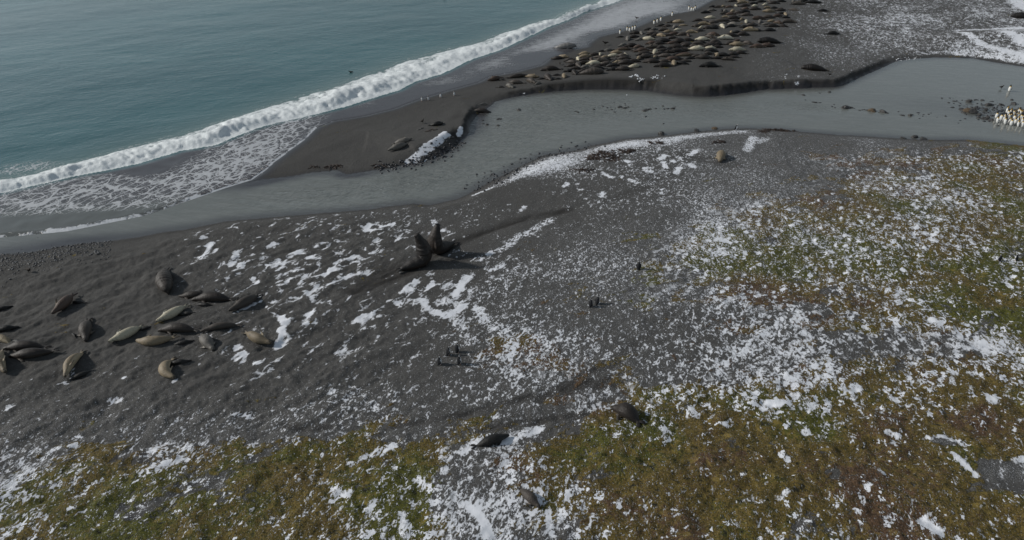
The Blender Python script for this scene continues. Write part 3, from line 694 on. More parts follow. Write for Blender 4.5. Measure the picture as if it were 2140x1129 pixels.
SM = {
 'p0': seal_mesh('seal_body_prone', bend=.25),
 'p1': seal_mesh('seal_body_prone_curved', bend=-.7, fat=.95),
 'fat': seal_mesh('seal_body_fat', fat=1.2, L=2.4, bend=.15),
 's0': seal_mesh('seal_body_on_side', bend=.35, roll=1.2),
 's1': seal_mesh('seal_body_on_other_side', bend=-.35, roll=-1.2),
 'curl': seal_mesh('seal_body_curled', bend=1.7, roll=.6),
 'arch': seal_mesh('seal_body_banana', bend=-1.3, roll=-.8, fat=.9),
 'slim': seal_mesh('seal_body_slim', L=2.6, fat=.72, bend=.5, roll=-.7),
 'lump': seal_mesh('bull_body_lump', L=2.3, fat=1.75, bend=.5),
 'pup': seal_mesh('pup_body', L=1.35, fat=.85, bend=.45, voxel=.022),
 'bull': seal_mesh('bull_body', L=4.4, bull=True, bend=.3, voxel=.045),
 'rear0': seal_mesh('bull_reared', L=4.3, bull=True, fat=1.12, rise=(1.70, .34, .62, -.1), voxel=.045),
 'rear1': seal_mesh('bull_reared_upright', L=4.3, bull=True, fat=1.04, rise=(1.60, .36, .62, .05), voxel=.045),
}
POSEWORD = {'p0': 'lying flat', 'p1': 'slightly curved', 'fat': 'fat and round', 's0': 'on its side', 's1': 'on its side', 'curl': 'curled up', 'arch': 'with arched body', 'slim': 'slim and stretched', 'pup': 'small pup', 'bull': 'huge bull'}
def seal(px, py, pose, c, ang, label, group=None, size=1.0, cat='seal', name='elephant_seal', dz=-.03):
    x, y, z = place(px, py)
    me = SM[pose]
    o = bpy.data.objects.new(name, me); col.objects.link(o)
    if not me.materials: me.materials.append(COAT['D'][1])
    o.material_slots[0].link = 'OBJECT'; o.material_slots[0].material = COAT[c][1]
    o.location = (x, y, z + dz * size); o.scale = (size,) * 3
    # the heading was read as seen from the camera: turn it into a compass heading
    rr = math.hypot(x, y); o.rotation_euler = (0, 0, math.atan2(math.sin(R(ang)) * y / rr, math.cos(R(ang)) + math.sin(R(ang)) * x / rr))
    # settle on the slope of the ground
    e = .5 * size; gx = (H(x + e, y) - H(x - e, y)) / (2 * e); gy = (H(x, y + e) - H(x, y - e)) / (2 * e)
    nrm = Vector((-gx * .7, -gy * .7, 1)).normalized()
    q = Vector((0, 0, 1)).rotation_difference(nrm)
    o.rotation_euler = (q.to_matrix() @ o.rotation_euler.to_matrix()).to_euler()
    return tag(o, label, cat, group)

# ---------------------------------------------------------------- near seals
NEAR = 'elephant seals resting on the near dark beach'
for a in [
 (137,640,'s1','R',238,'reddish brown seal with cream belly lying on its side above the fat grey seal',1.0),
 (164,634,'pup','K',345,'black pup stretched behind the reddish brown seal with a cream belly',1.0),
 (181,693,'fat','B',255,'fat grey brown seal seen end on below the reddish cream seal',1.0),
 (155,701,'pup','K',100,'black pup pressed against the left flank of the fat grey brown seal',.55),
 (265,704,'s1','C',222,'creamy white seal on its side with a black pup at its head',.9),
 (239,714,'pup','K',120,'black pup at the nose of the creamy white seal',.6),
 (304,688,'pup','K',30,'black pup at the tail of the creamy white seal',.75),
 (150,766,'s0','T',240,'tan seal lying diagonally with a black pup at its lower right',.95),
 (171,786,'pup','K',35,'black pup lying below the tan diagonal seal',1.05),
 (52,728,'p0','D',188,'dark brown seal, upper of two lying side by side near the left edge',1.0),
 (63,745,'p1','D',192,'dark brown seal, lower of two lying side by side near the left edge',1.05),
 (3,762,'s0','T',260,'tan seal cut by the left edge below the two parallel dark seals',1.0),
 (3,713,'s0','T',160,'orange tan seal cut by the left edge above the two parallel dark seals',.8),
 (10,692,'p0','K',20,'black seal cut by the left edge above the orange tan seal',.7),
 (37,715,'pup','K',330,'black pup between the orange tan seal and the parallel dark seals',.9),
 (3,648,'pup','K',30,'black pup highest of those cut by the left edge',1.1),
 (403,621,'p1','D',185,'dark brown seal half hidden behind a larger grey brown seal',.85),
 (443,627,'p0','D',180,'large dark seal lying in front of another beside the beach bull',1.12),
 (427,639,'pup','K',355,'black pup along the belly of the large dark seal',1.0),
 (417,610,'pup','K',350,'black pup behind the pair of overlapping dark seals',.6),
 (513,639,'s1','B',226,'brown seal with tan flank lying beside a snow patch',1.0),
 (361,661,'s1','C',222,'pale straw seal on its side with a black pup at its lower right',.9),
 (389,658,'pup','K',5,'black pup against the pale straw seal',1.0),
 (371,691,'p0','D',180,'dark brown seal lying straight across between the straw seals',1.0),
 (459,686,'slim','B',200,'slim dark seal with a cream edge lying diagonally above the grey cream seal',.95),
 (439,682,'pup','K',70,'black pup behind the slim cream edged seal',.75),
 (433,719,'fat','G',285,'fat greyish cream seal seen end on beside a black pup',.95),
 (538,713,'s0','T',318,'tan seal with dark head lying apart between two snow patches',.95),
 (320,719,'arch','T',188,'straw tan seal lying straight across left of the fat greyish cream seal',1.0),
 (384,718,'pup','K',20,'black pup between the straw tan seal and the fat greyish cream seal',1.0),
 (346,778,'curl','T',262,'tan twisted seal with raised tail above snow scraps',.95),
 (374,760,'pup','K',15,'black pup beside the tan twisted seal',1.15),
]: seal(*a[:6], NEAR, a[6])
BULLS = 'large bull elephant seals scattered over the near ground'
seal(346,592,'bull','B',264,'huge brown bull resting alone on the sand above the dark seals',BULLS,.86)
seal(1309,868,'lump','D',142,'bulky brown bull lying at the edge of the moss',BULLS,.84)
seal(1506,330,'fat','T',268,'single fat tan seal lying on dark sand near the river bend',None,1.2)
seal(1030,924,'p0','K',22,'black seal lying on a snow drift beside the moss',None,.78)
seal(1107,1043,'fat','B',310,'small grey brown seal lying on the moss below the snow drift',None,.64)
FIGHT = 'two bull elephant seals rearing up to fight'
seal(869,558,'rear0','O',28,'dark bull seal rearing up at the left of the fighting pair',FIGHT,.95)
seal(925,524,'rear1','O',226,'dark bull seal rearing up at the right of the fighting pair',FIGHT,.95)
# on the sand spit, in the surf and on the far shore
seal(843,299,'s0','G',10,'upper grey seal of two lying side by side on the spit',None,.85)
seal(833,311,'s1','G',212,'lower grey seal of two lying side by side on the spit',None,.95)
seal(1008,236,'p0','D',0,'dark seal lying at the water line below the spit bank',None,.95)
seal(915,262,'curl','K',30,'black seal lying on the raised middle of the spit',None,.75)
seal(1181,104,'bull','W',358,'wet grey bull hauling out through the shallow swash',None,.85)
seal(1700,147,'bull','O',168,'solitary dark bull lying near the lagoon bank',None,.82)
seal(1740,72,'p0','K',10,'black seal lying alone among the snow scraps past the colony',None,1.0)
seal(2136,38,'bull','O',160,'dark bull cut by the right edge beside deep snow',None,.9)
seal(1046,183,'pup','K',160,'black pup nearest the river at the tip of the colony',None,1.1)

# ---------------------------------------------------------------- the far colony: (px, py, pose, coat, heading, size)
COL = [
 (1035,168,'s1','R',215,.95),(1047,168,'pup','K',330,1.2),(1083,162,'slim','D',18,1.3),(1077,175,'p0','B',178,1.0),(1065,182,'fat','G',300,.9),(1112,163,'s0','T',340,.95),(1110,172,'fat','B',300,1.0),(1131,166,'pup','K',0,1.2),(1145,165,'fat','D',282,1.25),(1150,147,'p0','D',182,1.25),(1163,158,'pup','K',5,1.1),(1179,161,'fat','T',270,.85),(1124,186,'pup','G',60,1.3),(1165,166,'pup','K',0,1.1),
 (1165,124,'arch','D',190,.95),(1177,121,'s0','T',345,.85),(1190,127,'p1','B',222,.9),(1196,132,'p0','B',330,.9),(1208,125,'fat','C',275,.8),(1222,114,'p0','T',8,.95),(1222,120,'p0','T',12,.95),(1223,126,'p1','D',0,.9),(1236,127,'fat','R',280,.85),(1243,116,'p0','D',5,.9),(1254,115,'fat','C',270,.6),(1208,139,'fat','B',290,1.0),(1195,139,'p0','D',10,.85),(1240,134,'p0','C',182,1.05),(1256,130,'s0','B',184,1.15),(1267,135,'p0','B',5,1.0),(1280,139,'p0','K',0,.9),(1222,143,'p1','G',215,.95),(1246,146,'p0','D',186,1.2),(1236,155,'bull','B',2,.9),(1220,151,'p0','D',200,1.0),(1200,154,'fat','D',290,.95),(1190,150,'p0','K',180,.8),(1203,145,'p1','D',0,.9),
 (1258,108,'pup','K',5,1.3),(1271,107,'p1','G',205,.9),(1288,112,'s0','T',0,.85),(1303,105,'slim','R',2,1.2),(1265,122,'curl','T',30,.8),(1282,119,'p0','C',2,1.0),(1304,124,'p0','D',358,1.0),(1306,115,'curl','C',285,.6),(1286,131,'p0','K',0,.8),(1292,133,'s0','T',185,.8),(1307,134,'fat','D',2,1.2),(1303,147,'s1','B',190,1.05),(1282,147,'p0','K',185,.95),(1335,124,'curl','T',80,.8),(1327,141,'curl','C',20,.95),(1349,121,'s1','B',205,1.05),(1358,129,'p0','D',180,1.0),
 (1302,96,'p1','G',225,.9),(1319,98,'p0','D',190,1.15),(1334,100,'fat','R',0,.9),(1312,83,'fat','G',270,.95),(1296,78,'pup','K',0,1.2),(1324,79,'p0','D',12,.95),(1340,71,'fat','G',290,.85),(1328,71,'p0','D',185,1.0),(1338,84,'p1','G',215,.95),(1354,84,'s0','C',340,1.0),(1366,63,'p1','G',215,.8),(1356,63,'p0','K',180,.8),(1382,55,'p0','K',0,.85),(1362,73,'p0','D',190,.95),(1370,75,'p1','D',205,.95),(1381,76,'fat','T',330,.95),(1387,64,'arch','B',8,1.05),(1396,68,'s0','T',0,.75),(1409,73,'p0','R',5,1.1),(1416,64,'s1','C',212,.7),(1427,74,'p0','B',10,1.0),(1438,75,'fat','R',285,.75),(1410,58,'fat','G',250,.9),(1417,48,'s0','T',345,1.0),(1403,48,'p0','K',180,.75),(1428,54,'slim','T',2,.75),(1444,69,'arch','T',0,1.0),(1461,66,'fat','B',200,.9),(1470,52,'arch','T',0,1.1),(1466,59,'curl','C',60,.75),(1473,49,'p0','B',350,1.0),(1464,84,'p0','D',180,.9),(1467,85,'s1','C',182,1.0),(1490,74,'fat','R',340,1.0),(1386,88,'p0','K',182,1.2),(1362,92,'p0','R',178,1.0),(1377,93,'p0','D',0,1.0),(1365,101,'s0','B',182,1.15),(1418,90,'fat','D',190,1.35),(1436,86,'p0','D',5,1.0),(1435,97,'fat','D',2,1.1),(1458,93,'p1','B',0,1.0),(1412,101,'p0','D',178,1.2),(1457,105,'s0','C',2,1.15),
 (1369,111,'fat','C',265,1.0),(1386,109,'p0','D',5,1.2),(1341,108,'p0','R',180,1.2),(1346,114,'p1','D',8,1.1),(1415,109,'p0','D',4,1.2),(1432,117,'slim','R',358,1.4),(1416,116,'p0','K',190,.8),(1442,123,'pup','K',200,1.5),(1470,123,'s1','B',182,1.05),(1485,108,'p0','K',0,1.05),(1484,103,'s0','C',0,.8),(1480,98,'p0','D',180,1.0),(1499,100,'p0','D',0,.8),(1499,117,'curl','T',90,.85),(1510,117,'p0','K',350,1.0),(1481,139,'p0','K',178,1.2),(1408,134,'fat','T',275,1.0),(1423,134,'p0','K',345,.95),(1385,139,'p0','D',182,1.15),(1362,131,'p1','D',185,1.15),(1369,121,'fat','T',260,.75),(1391,119,'p0','B',352,1.1),(1404,126,'p0','R',180,1.2),(1415,125,'p0','K',5,.9),
 (1501,16,'arch','B',5,.95),(1489,15,'p0','K',180,.7),(1487,23,'p0','G',0,.85),(1512,15,'s1','T',215,.7),(1524,16,'p0','R',0,.8),(1537,13,'curl','C',285,.7),(1551,7,'arch','T',0,1.15),(1573,9,'p0','K',5,.95),(1577,14,'s1','C',215,.75),(1556,14,'p0','D',0,1.0),(1558,20,'fat','R',350,.8),(1577,21,'p0','D',0,1.1),(1555,27,'fat','K',2,1.15),(1600,11,'curl','C',50,.75),(1603,17,'arch','T',5,.85),(1617,18,'p0','K',0,.8),(1606,26,'s1','T',184,1.1),(1515,24,'fat','G',250,.8),(1531,25,'fat','T',235,.85),(1527,31,'p0','R',0,.9),(1508,24,'p0','K',100,.8),(1641,31,'fat','T',285,.75),(1633,30,'p0','K',0,.8),(1560,33,'p0','B',355,1.1),(1586,41,'bull','R',182,.7),(1605,38,'p0','B',0,1.2),(1625,35,'p0','R',0,1.0),(1641,38,'p0','K',0,.8),(1516,37,'arch','T',0,.8),(1508,45,'slim','B',4,1.35),(1484,39,'s0','C',350,.9),(1533,40,'p0','D',0,1.2),(1550,42,'fat','T',250,.75),(1559,47,'fat','C',275,.85),(1588,47,'fat','G',270,.85),(1612,46,'s0','T',0,.7),(1626,49,'fat','R',330,.9),(1647,47,'arch','B',3,1.25),(1602,52,'p0','G',0,.85),(1614,56,'p0','D',0,1.05),(1571,55,'s0','B',0,1.0),(1532,53,'fat','G',330,1.0),(1522,50,'p0','K',0,.8),(1509,57,'fat','C',290,1.0),(1490,49,'fat','B',0,.9),
 (1567,65,'s1','T',355,1.2),(1608,65,'p0','K',0,.95),(1583,65,'p0','K',345,.8),(1528,69,'fat','T',270,.7),(1540,69,'p0','K',0,.85),(1552,74,'fat','D',5,1.1),(1527,76,'p0','D',0,1.15),(1515,82,'s0','C',180,1.2),(1494,88,'fat','B',10,.9),(1541,88,'fat','R',20,.85),(1552,90,'p0','K',345,.8),(1540,96,'s1','T',185,1.05),(1540,107,'s1','C',182,1.15),(1606,90,'bull','O',178,.92),(1582,99,'p0','R',185,1.1),(1603,98,'s0','R',350,1.0),(1488,94,'p0','D',0,.95),
 (1530,4,'p0','D',0,1.0),(1543,3,'fat','T',300,.7),(1560,-3,'p0','D',5,1.0),(1590,5,'p0','K',0,.95),(1606,3,'fat','B',300,.7),(1617,8,'p0','D',0,1.1),(1632,4,'p0','K',0,1.0),(1658,4,'fat','G',270,.8),(1680,4,'p0','K',0,1.1),(1668,10,'s1','B',0,1.2),(1698,7,'slim','K',0,1.6),(1719,24,'p0','K',180,.9),(1640,-6,'p0','D',0,1.0),(1575,-9,'p0','T',0,.9),(1605,-12,'p0','D',180,1.0),(1655,-14,'p0','D',0,1.0),(1625,-18,'p0','R',0,1.0),(1690,-10,'p0','D',0,1.0),
]
HERD = np.array([(1296,92),(1360,60),(1420,40),(1490,10),(1540,-2),(1650,-2),(1662,30),(1640,60),(1600,70),(1560,100),(1520,135),(1440,138),(1340,140),(1200,148),(1180,124)], float)
tries = 0
while len(COL) < 258 and tries < 6000:      # the dark animals lying between the ones traced above
    tries += 1; qx, qy = rng.uniform(1180, 1662), rng.uniform(0, 148)
    if not inside(np.array([qx]), np.array([qy]), HERD)[0]: continue
    if min(((qx - c[0]) / 2.3) ** 2 + ((qy - c[1]) * 1.25) ** 2 for c in COL) < 4.6 ** 2: continue
    COL.append((round(qx), round(qy), ['p0', 'p1', 'slim', 's0', 'fat'][int(rng.integers(5))], 'KDDBDKBRD'[int(rng.integers(9))], float(rng.choice([0, 180, 10, 190, 350, 175, 210, 330])), .88))
def zone(px, py):
    if px < 1160: return 'on the narrow tip of the colony'
    if px < 1300: return 'at the seaward end of the colony' if py > 100 else 'in the colony nearest the penguins'
    if py >= 105: return 'in colony rows nearest the river'
    if py >= 60: return 'in middle colony rows\' left half' if px < 1440 else 'in middle colony rows\' right half'
    if px < 1482: return 'in the colony just inland of penguins'
    if py >= 28: return 'in the upper colony rows'
    return 'in the farthest colony rows'
def ordinal(i):
    W = ['first','second','third','fourth','fifth','sixth','seventh','eighth','ninth','tenth','eleventh','twelfth','thirteenth','fourteenth','fifteenth','sixteenth','seventeenth','eighteenth','nineteenth','twentieth','twenty-first','twenty-second','twenty-third','twenty-fourth','twenty-fifth']
    return W[min(i, 24)]
groups = {}
for r in COL: groups.setdefault((COAT[r[3]][0], POSEWORD[r[2]], zone(r[0], r[1])), []).append(r)
for (cw, pw, zw), rows in groups.items():
    rows.sort()
    for i, (px, py, pose, c, ang, sz) in enumerate(rows):
        base = f"{cw} seal {pw} {zw}" if pose not in ('pup', 'bull') else f"{cw} {pw} {zw}"
        if cw.endswith('bull'): base = f"brownish black huge bull {zw}"
        lab = base if len(rows) == 1 else f"{base}, {ordinal(i)} from left"
        seal(px, py, pose, c, ang + rng.uniform(-6, 6), lab, 'elephant seals packed in the far colony', sz * rng.uniform(.88, .98))

# ---------------------------------------------------------------- penguins
def penguin_mesh(name, kind='king', lean=.06, look=0.0, voxel=.014):
    h = 1.0
    prof = [(.02,.085,.10,0),(.08,.125,.15,.0),(.20,.150,.185,.015),(.38,.158,.19,.02),(.55,.140,.165,.015),(.66,.110,.125,.0),(.73,.080,.085,-.005),(.79,.072,.078,.0),(.85,.074,.086,.01),(.90,.066,.078,.012),(.94,.045,.052,.012),(.955,.02,.022,.012)]
    if kind == 'gentoo': prof = [(z * .96, a * 1.12, b * 1.12, c) for z, a, b, c in prof]
    rings = [((c + lean * z, 0, z), (a, 0, 0), (0, b, 0)) for z, a, b, c in prof]
    parts = [loft(rings)]
    ca, sa = math.cos(look), math.sin(look); hx = lean * .87 + .01
    L = .16 if kind == 'king' else .11
    parts.append(loft([((hx + ca * (.05 + L * t), sa * (.05 + L * t), .875 - .02 * t * t), (0, .026 * (1 - .75 * t), 0), (0, 0, .028 * (1 - .75 * t))) for t in (0, .3, .6, .85, 1)]))
    for sy in (-1, 1):
        parts.append(paddle((.01 + lean * .6, sy * .15, .64), (-.03, sy * .255, .30), .06, .055, .026, up=(1, 0, 0)))
        parts.append(paddle((.0, sy * .075, .03), (.15, sy * .09, .02), .05, .07, .026))
    parts.append(paddle((-.12, 0, .10), (-.25, 0, .02), .07, .05, .03))
    me, P = fuse(parts, voxel, 2)
    x, y, z = P.T
    front = x - lean * z
    belly = (front > -.01) & (np.abs(y) < .19 - .10 * (z > .6)) & (z > .05) & (z < .70)
    head = z > .70
    col4 = np.zeros((len(P), 4)); col4[:] = (.014, .015, .018, 1)
    if kind == 'king':
        col4[:] = (.10, .105, .115, 1)
        col4[head] = (.02, .02, .022, 1)
        col4[belly] = (.80, .80, .77, 1)
        col4[(front > .03) & (z > .64) & (z < .72)] = (.80, .55, .16, 1)
        col4[(np.abs(y) > .055) & (z > .76) & (z < .86) & (front < .04)] = (.85, .50, .06, 1)
        col4[(np.abs(y) > .21) & (front < .02)] = (.09, .095, .105, 1)
    else:
        col4[belly & (np.abs(y) < .185)] = (.78, .78, .78, 1)
        col4[(z > .84) & (z < .89) & (np.abs(y) > .045)] = (.75, .75, .75, 1)
        col4[(np.hypot(front, y) > .11) & (z > .78) & (z < .92)] = (.55, .13, .03, 1)
    col4[(z < .05) & (front > .0)] = (.05, .045, .04, 1) if kind == 'king' else (.40, .14, .04, 1)
    add_attr(me, 'plumage', col4)
    for p in me.polygons: p.use_smooth = True
    me.name = name
    return me
def plumage_mat():
    s = NT('penguin_plumage'); a = s.n('Attribute', attribute_name='plumage')
    n = s.noise(s.coord(), 30, 2); c = s.mix(s.math('MULTIPLY', s.step(n, .4, .8), .3), a.outputs['Color'], (.04, .04, .04))
    return s.fin(c, .6, .3)
PL = plumage_mat()
PM = {'king': penguin_mesh('king_penguin_body'), 'king2': penguin_mesh('king_penguin_leaning', lean=.16, look=.6), 'gent': penguin_mesh('dark_backed_penguin_body', 'gentoo'), 'gent2': penguin_mesh('dark_backed_penguin_leaning', 'gentoo', lean=.2, look=-.7)}
for m_ in PM.values(): m_.materials.append(PL)
def penguin(px, py, kind, ang, label, group=None, size=.95):
    x, y, z = place(px, py)
    o = bpy.data.objects.new('penguin', PM[kind]); col.objects.link(o)
    o.location = (x, y, z - .01); o.rotation_euler = (0, 0, R(ang)); o.scale = (size,) * 3
    return tag(o, label, 'penguin', group)
KROW = 'king penguins walking along the beach above the swash'
for (px, py, k, a), l in zip([(1296,71.5,'king',215),(1311,65,'king2',240),(1316,66.5,'king',235),(1322,64,'king',225),(1327.5,62.5,'king2',230),(1367,51,'king',215),(1374,48,'king2',225),(1381,44.5,'king',240),(1405,34,'king',230),(1440,22,'king2',215),(1445,23.5,'king',235),(1449.5,23.5,'king2',230),(1453,21,'king',220)],
  ['white fronted penguin leading the row of five, nearest the swash bull','penguin second from left in the row of five','penguin in the middle of the row of five','penguin fourth from left in the row of five','penguin at the right end of the row of five','penguin at the left of the three beside a black seal','middle penguin of the three beside a black seal','penguin at the right of the three beside a black seal','single white fronted penguin walking alone between the trio and the far cluster','leftmost penguin of the far cluster at the water edge','second penguin from left in the far cluster at the water edge','third penguin from left in the far cluster at the water edge','rightmost penguin of the far cluster at the water edge']):
    penguin(px, py, k, a, l, KROW, 1.0)
for i, (px, py, k, a) in enumerate([(882,211,'gent',285),(895,210,'gent',300),(921,204,'gent',280),(949,200,'gent',295)]):
    penguin(px, py, k, a, ['leftmost of four small penguins on the sand spit','second from left of four small penguins on the sand spit','third from left of four small penguins on the sand spit','rightmost of four small penguins on the sand spit'][i], 'small penguins on the sand spit', .72)
for i, (px, py, k, a) in enumerate([(918,762,'gent',20),(935,742,'gent2',30),(955,736.5,'gent',40),(959,760.5,'gent',25)]):
    penguin(px, py, k, a, ['lower left of four dark backed penguins on the speckled gravel','upper left of four dark backed penguins on the speckled gravel','upper right of four dark backed penguins standing before a snow patch','lower right of four dark backed penguins on the speckled gravel'][i], 'four dark penguins on the gravel', .76)
penguin(1234, 641, 'gent', 40, 'left penguin of a dark pair on open gravel', 'pair of dark penguins', .74)
penguin(1247, 636, 'gent2', 50, 'right penguin of a dark pair on open gravel', 'pair of dark penguins', .74)
penguin(1334, 563, 'gent', 60, 'dark penguin standing alone where gravel meets moss', None, .80)
penguin(1536, 272, 'gent2', 330, 'dark penguin standing at the river edge above the tan seal', None, .85)
penguin(2088, 546, 'gent', 100, 'dark penguin, left of two on the green moss at the right', 'two penguins on the far right moss', .62)
penguin(2124, 545, 'gent2', 120, 'dark penguin, right of two on the green moss near the right edge', 'two penguins on the far right moss', .62)
penguin(2103, 206, 'king', 200, 'king penguin standing alone in the shallow lagoon', None, 1.0)
SH = [(2082,246),(2086,252),(2102,255),(2101,246),(2107,249),(2113,248),(2114,258),(2119,252),(2111,241),(2125,248),(2129,262),(2131,242),(2133,250),(2137,257),(2138,250),(2104,237),(2106,242),(2134,244),(2123,244),(2117,243),(2092,249),(2110,254),(2122,257),(2143,247),(2146,256),(2150,251),(2098,250),(2119,247),(2128,254),(2140,243),(2153,244),(2158,253),(2127,239),(2137,262),(2148,262)]
SH.sort()
for i, (px, py) in enumerate(SH):
    where = 'front edge' if py >= 254 else ('back rows' if py < 246 else 'middle')
    same = [q for q in SH if ('front edge' if q[1] >= 254 else ('back rows' if q[1] < 246 else 'middle')) == where]
    penguin(px, py, ['king', 'king2'][i % 2], 200 + rng.uniform(-70, 70), f'white fronted penguin in the lagoon huddle, {where}, {ordinal(same.index((px, py)))} from left', 'penguins huddled on the lagoon shoal', rng.uniform(.92, 1.05))

# ---------------------------------------------------------------- sea birds
def bird_mesh():
    parts = [loft([((x_, 0, z_), (0, a, 0), (0, 0, b)) for x_, z_, a, b in [(-.36,.30,.02,.015),(-.22,.29,.06,.05),(-.05,.28,.115,.11),(.10,.30,.115,.12),(.20,.36,.07,.08),(.26,.43,.052,.058),(.31,.46,.055,.055),(.36,.46,.035,.03),(.40,.445,.018,.018),(.44,.435,.006,.006)]])]
    for sy in (-1, 1):
        parts.append(paddle((.10, sy * .10, .34), (-.38, sy * .09, .30), .06, .05, .03, up=(0, sy, .2)))
        parts.append(loft([((.0 + .02 * i, sy * .05, .22 - .055 * i), (.016, 0, 0), (0, .016, 0)) for i in range(5)]))
        parts.append(paddle((.04, sy * .05, .015), (.15, sy * .06, .012), .02, .045, .012))
    me, P = fuse(parts, .016, 2)
    for p in me.polygons: p.use_smooth = True
    me.name = 'seabird_body'
    return me
BM = bird_mesh()
bs = NT('seabird_plumage'); BM.materials.append(bs.fin(bs.mix(bs.noise(bs.coord(), 12, 3), (.018, .015, .013), (.055, .045, .038)), .7, .2))
for px, py, a, sz, l in [(62,570,330,1.0,'dark seabird standing on the sand by the dark pebbles'),(1330,45,160,1.1,'dark seabird standing in the thin swash left of three penguins'),(883,258,70,1.0,'dark seabird standing on the middle of the sand spit'),(2086,201,20,1.0,'dark seabird standing in the lagoon shallows beside the lone king penguin'),(1731,170,200,.9,'small dark seabird at the bank below the solitary dark bull'),(1170,136,90,.9,'dark seabird upright on sand behind the narrow tip of seals'),(1265,95,200,1.5,'large dark seabird on bare sand left of the colony'),(930,5,180,1.3,'dark seabird sitting on the sea at the top of the picture'),(735,166,190,.9,'dark seabird on the water just behind the breaking wave')]:
    x, y, z = place(px, py)
    o = bpy.data.objects.new('seabird', BM); col.objects.link(o); o.location = (x, y, max(z, 0) - (.16 if py in (5, 166) else 0)); o.rotation_euler = (0, 0, R(a)); o.scale = (sz,) * 3
    tag(o, l, 'bird', 'dark sea birds')

# ---------------------------------------------------------------- stones, weed and scraps
ico_v = None
def stone_mesh(seed):
    import bmesh
    bm = bmesh.new(); bmesh.ops.create_icosphere(bm, subdivisions=2, radius=1)
    r = np.random.default_rng(seed); ph = r.uniform(0, 6, 9)
    for v in bm.verts:
        c = v.co; k = 1 + .22 * math.sin(2.3 * c.x + ph[0]) * math.sin(2.9 * c.y + ph[1]) + .18 * math.sin(3.7 * c.z + ph[2] + 2 * c.x) + .07 * math.sin(7 * c.x + ph[3]) * math.cos(6 * c.y + ph[4])
        v.co = c * k
    me = bpy.data.meshes.new('stone_shape'); bm.to_mesh(me); bm.free(); return me
STN = [stone_mesh(i) for i in range(5)]
rs = NT('wet_rock'); rn = rs.noise(rs.coord(), 3.0, 4, .65)
ROCK = rs.fin(rs.mix(rn, (.02, .02, .021), (.085, .08, .075)), .45, .4, rs.bump(rn, .6, .1))
rs = NT('brown_rock'); rn = rs.noise(rs.coord(), 3.0, 4, .65)
ROCKB = rs.fin(rs.mix(rn, (.035, .028, .02), (.16, .11, .065)), .55, .4, rs.bump(rn, .6, .1))
for m_ in STN: m_.materials.append(ROCK)
RK = [(1678,199,.28),(1712,195,.2),(1733,193,.3),(1703,214,.32),(1712,215,.2),(1767,226,.55),(1778,225,.3),(1822,232,.65),(1815,231,.35),(1847,235,.5),(1853,236,.3),(1796,231,.2),(1886,241,.3),(1902,242,.35),(1930,240,.18),(1976,243,.2),(1995,212,.22),(2025,213,.4),(2053,210,.28),(2010,230,.45),(2020,233,.6),(2032,236,.5),(2014,236,.3),(2045,246,.3),(2056,249,.4),(2064,247,.35),(2070,252,.4),(2047,240,.3),(2060,231,.35),(2036,228,.3),(2066,220,.5),(2074,219,.3),(2094,219,.35),(2118,217,.5),(2115,209,.3),(1969,206,.2),(1983,215,.22),(1990,225,.25),(1278,229,.2),(1296,224,.35),(1304,226,.3),(1313,224,.25),(1318,233,.2),(1346,232,.3),(1352,230,.3),(1358,228,.25),(1385,222,.22),(1406,227,.35),(1410,224,.2),(1240,229,.2),(1204,233,.25),(1208,235,.2),(1010,258,.2),(1018,261,.25),(1008,252,.18),(1044,249,.3),(1040,262,.25),(1085,230,.35),(1382,281,.5),(1494,269,.4),(1456,276,.45),(1910,287,.4),(1888,290,.3),(1930,290,.4)]
def rzone(px, py):
    if px > 1980: return 'among the shoal stones beside the penguin huddle'
    if px > 1650: return 'in the dark stone line crossing the lagoon'
    if px > 1420 and py > 260: return 'at the water edge of the near bank'
    if px > 1180 and py < 240: return 'awash in the river below the snow spill'
    if px > 1180: return 'at the near bank beside the snowy shore strip'
    return 'in the shallows beside the spit'
RK.sort(); cnt = {}
for i, (px, py, r) in enumerate(RK):
    zn = rzone(px, py) + ('' if r < .33 else '')
    szw = 'small' if r < .3 else 'large'; key = (zn, szw); cnt[key] = cnt.get(key, 0) + 1
tot = dict(cnt); cnt = {}
TENS = ['first','second','third','fourth','fifth','sixth','seventh','eighth','ninth','tenth','eleventh','twelfth','thirteenth','fourteenth','fifteenth','sixteenth','seventeenth','eighteenth','nineteenth','twentieth']
for i, (px, py, r) in enumerate(RK):
    zn = rzone(px, py); szw = 'small' if r < .3 else 'large'; key = (zn, szw); k = cnt.get(key, 0); cnt[key] = k + 1
    x, y = unproj(px, py, 0); brown = px in (1822, 2020, 1494)
    me = STN[i % 5]
    o = bpy.data.objects.new('rock', me); col.objects.link(o)
    if brown: o.material_slots[0].link = 'OBJECT'; o.material_slots[0].material = ROCKB
    zz = H(float(x), float(y)); o.location = (float(x), float(y), max(zz, -.06) + .05 * r)
    o.rotation_euler = (rng.uniform(-.3, .3), rng.uniform(-.3, .3), rng.uniform(0, 6.3)); o.scale = (r * rng.uniform(.8, 1.3), r * rng.uniform(.7, 1.0), r * rng.uniform(.4, .65))
    tag(o, f"{szw} {'brown' if brown else 'dark'} rock {zn}" + (f", {TENS[min(k,19)]} from left" if tot[key] > 1 else ''), 'rock', 'rocks standing out of the lagoon and river')

